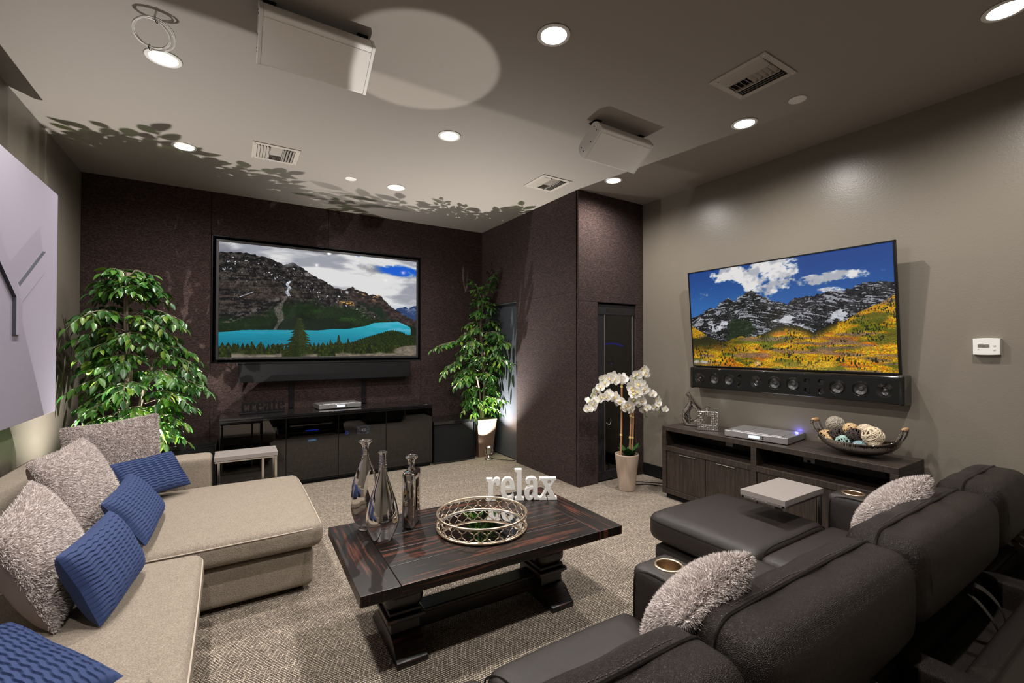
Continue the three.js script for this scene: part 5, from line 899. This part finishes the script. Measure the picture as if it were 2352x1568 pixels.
function shagPillow(label, f, t, seed, lift = 0.05, count = 24000, both = false) {
  const o = thing('shag_pillow', label, 'pillow', [0, 0, 0], 0, 'shaggy taupe pillows'); f.c.addScaledVector(f.n, lift); place(o, f);
  part('front_cloth', pillowSheet(f.w, f.h, t, 1, 24, 24), M.shagBase, o);
  part('back_cloth', pillowSheet(f.w, f.h, t, -1, 24, 24), M.gusset, o);
  const im = new THREE.InstancedMesh(strandG, M.shag, count), r = rng(seed), m = new THREE.Matrix4(), q = new THREE.Quaternion(), col = new THREE.Color();
  for (let k = 0; k < count; k++) {
    const rim = r(), su = (r() - 0.5) * 0.996, sv = (r() - 0.5) * 0.996, near = 0.5 - 0.03 * r() * r(), u = rim < 0.14 ? near * Math.sign(su) : su, v = rim > 0.86 ? near * Math.sign(sv) : sv, x = u * f.w, y = v * f.h, z = profile(x, y, f.w, f.h, t), e = 0.004;
    const nx = -(profile(x + e, y, f.w, f.h, t) - profile(x - e, y, f.w, f.h, t)) / (2 * e), ny = -(profile(x, y + e, f.w, f.h, t) - profile(x, y - e, f.w, f.h, t)) / (2 * e);
    const d = V(clamp(nx, -3, 3), clamp(ny, -3, 3), 1).normalize().add(V((r() - 0.5) * 1.5, (r() - 0.5) * 1.5 - 0.25, (r() - 0.5) * 0.6)).normalize();
    q.setFromUnitVectors(V(0, 1, 0), d).multiply(new THREE.Quaternion().setFromAxisAngle(V(0, 1, 0), r() * 6.28));
    const L = 0.012 + r() * 0.008; m.compose(V(x * (1 - 0.06 * (1 - Math.abs(2 * v))), y * (1 - 0.06 * (1 - Math.abs(2 * u))), z - 0.002), q, V(0.0026 + 0.0014 * r(), L, L)); if (both && k % 2) m.premultiply(new THREE.Matrix4().makeScale(1, 1, -1)); im.setMatrixAt(k, m);
    const s = 0.75 + 0.5 * r(); col.setRGB(0.62 * s, 0.555 * s, 0.53 * s); im.setColorAt(k, col);
  }
  im.name = 'pile'; im.userData = { kind: 'stuff' }; im.castShadow = im.receiveShadow = true; o.add(im);
}
const PS = SEAT + 0.018;
const fixed = (c, e1, up, w, h) => { e1.normalize(); const e2 = up.addScaledVector(e1, -up.dot(e1)).normalize(); return { c, e1, e2, n: V().crossVectors(e1, e2), w, h }; };
shagPillow('shaggy taupe pillow propped against the far sofa arm', fixed(V(-0.650, 0.668, -3.965), V(1, 0.12, -0.02), V(-0.22, 0.95, -0.24), 0.49, 0.53), 0.17, 301, 0.0);
shagPillow('shaggy taupe pillow leaning on the sofa back behind two blue pillows', frame(floorAt(150, 1262, PS), floorAt(255, 1160, PS), [28, 1083]), 0.18, 303, 0.05);
shagPillow('shaggy taupe pillow beside the folded blue pillow next to the lilac panel', frame(floorAt(75, 1480, PS), floorAt(150, 1290, PS), [-95, 1260]), 0.18, 305, 0.05);
bluePillow('flat-lying rectangular pleated blue pillow against the far shaggy one', frame(floorAt(278, 1172, PS), floorAt(424, 1125, PS), [230, 1085]), 0.11, 21, 0.075);
bluePillow('bent pleated blue pillow in the middle of the chaise corner', frame(floorAt(310, 1272, PS), floorAt(357, 1182, PS), [204, 1175]), 0.13, 22, 0.05);
bluePillow('pleated blue pillow showing its plain dark edge on the sofa seat', frame(floorAt(190, 1462, PS), floorAt(297, 1316, PS), [85, 1300]), 0.14, 23, 0.05);
bluePillow('large pleated blue pillow against the near sofa arm', fixed(V(-0.585, 0.50, -1.755), V(0.33, -0.045, 0.40), V(0.4075, 0.0425, -0.3245), 0.54, 0.42), 0.15, 24, 0.0);
for (const [dx, l, s] of [[0, 'shaggy taupe pillow wedged beside the first cup-holder arm of the leather sofa', 311], [1.60, 'shaggy taupe pillow beside the cup-holder arm nearest the wood console', 313]]) {
  const c = V(1.285 + dx, 0.60, -0.93), e1 = V(-0.90, -0.34, -0.05).normalize(), up = V(-0.25, 0.50, 0.52), e2 = up.clone().addScaledVector(e1, -up.dot(e1)).normalize();
  shagPillow(l, { c, e1, e2, n: V().crossVectors(e1, e2), w: 0.32, h: 0.35 }, 0.16, s, 0, 36000, true);
}
// ---------- ficus trees ----------
const leafG = (() => { // folded, pointed leaf 1 m long, to be scaled
  const g = new THREE.PlaneGeometry(1, 1, 2, 6), p = g.attributes.position;
  for (let i = 0; i < p.count; i++) { const t = p.getY(i) + 0.5, u = p.getX(i) * 2, w = 0.235 * Math.pow(Math.sin(Math.PI * Math.pow(t, 0.85)), 0.8) * (1 - 0.15 * t); p.setXYZ(i, u * w, t, Math.abs(u) * w * 0.45 - 0.20 * t * t); }
  g.computeVertexNormals(); return g;
})();
function ficus(o, seed, trunks, branches, twigLen, perTwig, leafLen) {
  const r = rng(seed), spots = [], twigs = [];
  for (const t of trunks) part('trunk', tube(t.map(p => V(...p)), t.r || 0.016, 40, 8), M.bark, o);
  for (const [base, dir, len, drop] of branches) {
    const b = V(...base), d = V(...dir).normalize(), pts = []; for (let k = 0; k <= 5; k++) { const t = k / 5; pts.push(b.clone().addScaledVector(d, len * t).add(V((r() - .5) * 0.02, -drop * t * t, (r() - .5) * 0.02))); }
    part('branch', tube(pts, 0.0042, 14, 5), M.bark, o);
    const c = new THREE.CatmullRomCurve3(pts), n = Math.max(3, Math.round(len / 0.042));
    for (let k = 1; k <= n; k++) {
      const t = lerp(0.22, 1, k / n), q = c.getPoint(Math.min(1, t)), T = c.getTangent(Math.min(1, t)), side = (k % 2 ? 1 : -1), s = V().crossVectors(T, V(0, 1, 0)).normalize().multiplyScalar(side);
      const tw = k === n ? T.clone() : T.clone().multiplyScalar(0.6).add(s).add(V(0, (r() - 0.45) * 0.7, 0)).normalize();
      const L = twigLen * (0.6 + 0.7 * r()), e = q.clone().addScaledVector(tw, L).add(V(0, -L * 0.35, 0)); twigs.push(tube([q, q.clone().lerp(e, 0.5).add(V(0, L * 0.08, 0)), e], 0.0016, 6, 4));
      for (let j = 0; j < perTwig; j++) {
        const f = (j + 0.6) / perTwig, at = q.clone().lerp(e, f).add(V(0, L * 0.25 * f * (1 - f), 0)), sd = j % 2 ? 1 : -1, ss = V().crossVectors(tw, V(0, 1, 0)).normalize().multiplyScalar(sd);
        const dirL = j === perTwig - 1 ? tw.clone().add(V(0, -0.5, 0)) : tw.clone().multiplyScalar(0.55).add(ss.multiplyScalar(0.8)).add(V((r() - .5) * 0.5, -0.45 - 0.5 * r(), (r() - .5) * 0.5));
        spots.push({ at, d: dirL.normalize(), L: leafLen * (0.7 + 0.55 * r()), roll: (r() - 0.5) * 1.1, m: r() });
      }
    }
  }
  part('twigs', twigs, M.bark, o).userData = { kind: 'stuff' };
  const W0 = o.position; spots.forEach(s => { s.dist = s.at.clone().add(W0).distanceTo(camera.position) - 0.35 * s.L; }); spots.sort((a, b) => a.dist - b.dist);
  const mat = s => s.m < 0.27 ? 0 : s.m < 0.54 ? 1 : s.m < 0.84 ? 2 : 3, up = V(0, 1, 0);
  const pose = (s, m) => { const y = s.d, x = V().crossVectors(y, up).normalize(), z = V().crossVectors(x, y).normalize(); m.makeBasis(x, y, z); const q = new THREE.Quaternion().setFromRotationMatrix(m).multiply(new THREE.Quaternion().setFromAxisAngle(up, s.roll)); return q; };
  const rest = [[], [], [], []], m = new THREE.Matrix4();
  spots.forEach((s, i) => { if (i < 300) { const l = part('leaf', leafG, M.leaves[mat(s)], o); l.quaternion.copy(pose(s, m)); l.position.copy(s.at); l.scale.set(s.L, s.L, s.L); } else rest[mat(s)].push(s); });
  rest.forEach((list, k) => { if (!list.length) return; const im = new THREE.InstancedMesh(leafG, M.leaves[k], list.length); list.forEach((s, i) => { const q = pose(s, m).clone(); im.setMatrixAt(i, m.clone().compose(s.at, q, V(s.L, s.L, s.L))); }); im.name = 'foliage'; im.userData = { kind: 'stuff' }; im.castShadow = im.receiveShadow = true; o.add(im); });
}
{ // bushy tree by the left wall
  const P0 = [-0.72, 0, -4.92], o = thing('potted_ficus', 'bushy artificial ficus tree in the corner behind the beige sofa', 'potted plant', P0), r = rng(77);
  part('pot', lathe([[0, 0], [0.11, 0], [0.15, 0.34], [0.155, 0.36], [0.145, 0.36], [0.14, 0.33], [0, 0.33]], 32), M.copper, o);
  part('soil', cyl(0.14, 0.14, 0.01, 0, 0.335, 0, 24), M.soil, o);
  const t1 = [[-0.02, 0.33, 0], [-0.03, 0.8, 0.03], [0.0, 1.2, 0], [-0.03, 1.6, -0.02], [-0.02, 2.06, 0]], t2 = [[0.02, 0.33, 0], [0.05, 0.8, 0.02], [0.12, 1.15, 0.03], [0.19, 1.45, 0.0], [0.22, 1.62, 0]], t3 = [[0, 0.33, 0], [-0.06, 0.9, 0.05], [-0.12, 1.2, 0.06], [-0.10, 1.4, 0.05]]; t1.r = 0.020; t2.r = 0.016; t3.r = 0.012;
  const br = [], width = h => curve([[0.6, 0.20], [0.85, 0.33], [1.1, 0.50], [1.3, 0.48], [1.6, 0.42], [1.85, 0.36], [2.05, 0.22], [2.3, 0.05]])(h);
  for (let k = 0; k < 66; k++) { const h = lerp(0.72, 2.09, k / 65) + (r() - .5) * 0.06, a = k * 2.399 + (r() - .5) * 0.5, x = Math.cos(a), z = Math.sin(a) * 0.75; let L = width(h) * (0.7 + 0.4 * r()); if (x < 0) L = Math.min(L, 0.27 / Math.max(0.1, -x)); br.push([[(h < 1.5 && x > 0.3 ? 0.10 : -0.01), h - 0.05, 0], [x, 0.55 + (h > 1.8 ? 0.7 : 0), z], L, L * 0.55]); }
  ficus(o, 78, [t1, t2, t3], br, 0.115, 5, 0.082);
}
{ // slim tree in the copper planter
  const P0 = [2.835, 0, -5.265], o = thing('potted_ficus', 'slim artificial ficus tree in a square copper planter by the column', 'potted plant', P0), r = rng(97);
  const taper = (a, b, y0, y1) => { const g = new THREE.CylinderGeometry(b * Math.SQRT2, a * Math.SQRT2, y1 - y0, 4, 6).rotateY(Math.PI / 4).translate(0, (y0 + y1) / 2, 0); return g; };
  part('planter', [taper(0.098, 0.142, 0, 0.49).toNonIndexed()].map(g => { g.computeVertexNormals(); return g; }), M.copper, o);
  part('rim', [rspan(-0.146, 0.146, 0.478, 0.492, 0.132, 0.146, 0.003), rspan(-0.146, 0.146, 0.478, 0.492, -0.146, -0.132, 0.003), rspan(-0.146, -0.132, 0.478, 0.492, -0.132, 0.132, 0.003), rspan(0.132, 0.146, 0.478, 0.492, -0.132, 0.132, 0.003)], M.copper, o);
  part('soil', span(-0.132, 0.132, 0.482, 0.4905, -0.132, 0.132), M.soil, o);
  const t1 = [[0, 0.48, 0], [0.02, 0.9, 0.01], [0.0, 1.3, 0], [-0.03, 1.7, 0.01], [0.02, 2.12, 0]], t2 = [[-0.02, 0.48, 0], [-0.06, 0.9, 0.02], [-0.16, 1.2, 0.04], [-0.25, 1.45, 0.05], [-0.28, 1.62, 0.05]], t3 = [[0.01, 0.48, 0], [0.05, 1.0, -0.02], [0.03, 1.5, -0.03], [-0.06, 2.0, 0]]; t1.r = 0.016; t2.r = 0.012; t3.r = 0.012;
  const br = [], width = curve([[0.55, 0.10], [0.7, 0.20], [0.95, 0.22], [1.15, 0.40], [1.4, 0.48], [1.6, 0.40], [1.8, 0.26], [2.0, 0.16], [2.3, 0.12]]);
  for (let k = 0; k < 58; k++) { const h = lerp(0.60, 2.05, k / 57) + (r() - .5) * 0.05, a = k * 2.399 + (r() - .5) * 0.5; let x = Math.cos(a), z = Math.sin(a) * 0.7 + 0.15, L = width(h) * (0.75 + 0.4 * r()); if (z < 0) L = Math.min(L, 0.24); if (x > 0) L = Math.min(L, (h < 2.0 && z < 0.2 ? 0.12 : 0.09) / Math.max(0.08, x) + 0.02); br.push([[x < -0.3 && h < 1.6 ? -0.08 : 0.0, h - 0.03, 0.02], [x, 0.5 + (h > 1.8 ? 0.9 : 0), z], L, L * 0.5]); }
  br.push([[-0.25, 1.5, 0.05], [-1, 0.12, 0.2], 0.46, 0.12], [[-0.20, 1.30, 0.04], [-1, 0.1, 0.35], 0.40, 0.18], [[-0.06, 1.12, 0.03], [-0.9, 0, 0.5], 0.44, 0.10], [[0.02, 1.55, 0.04], [0.12, 0.1, 1], 0.42, 0.10], [[0.02, 1.35, 0.04], [0.10, 0.05, 1], 0.46, 0.14], [[0.02, 2.05, 0], [0.12, 0.9, 0.5], 0.40, 0.03], [[-0.02, 2.05, 0], [-0.35, 0.9, 0.1], 0.26, 0.03], [[0.01, 0.78, 0.05], [0.15, 0.1, 1], 0.30, 0.05]);
  ficus(o, 98, [t1, t2, t3], br, 0.10, 5, 0.072);
}
scene.traverse(o => { if (o.isMesh) { o.castShadow = true; o.receiveShadow = true; } });
renderer.render(scene, camera);
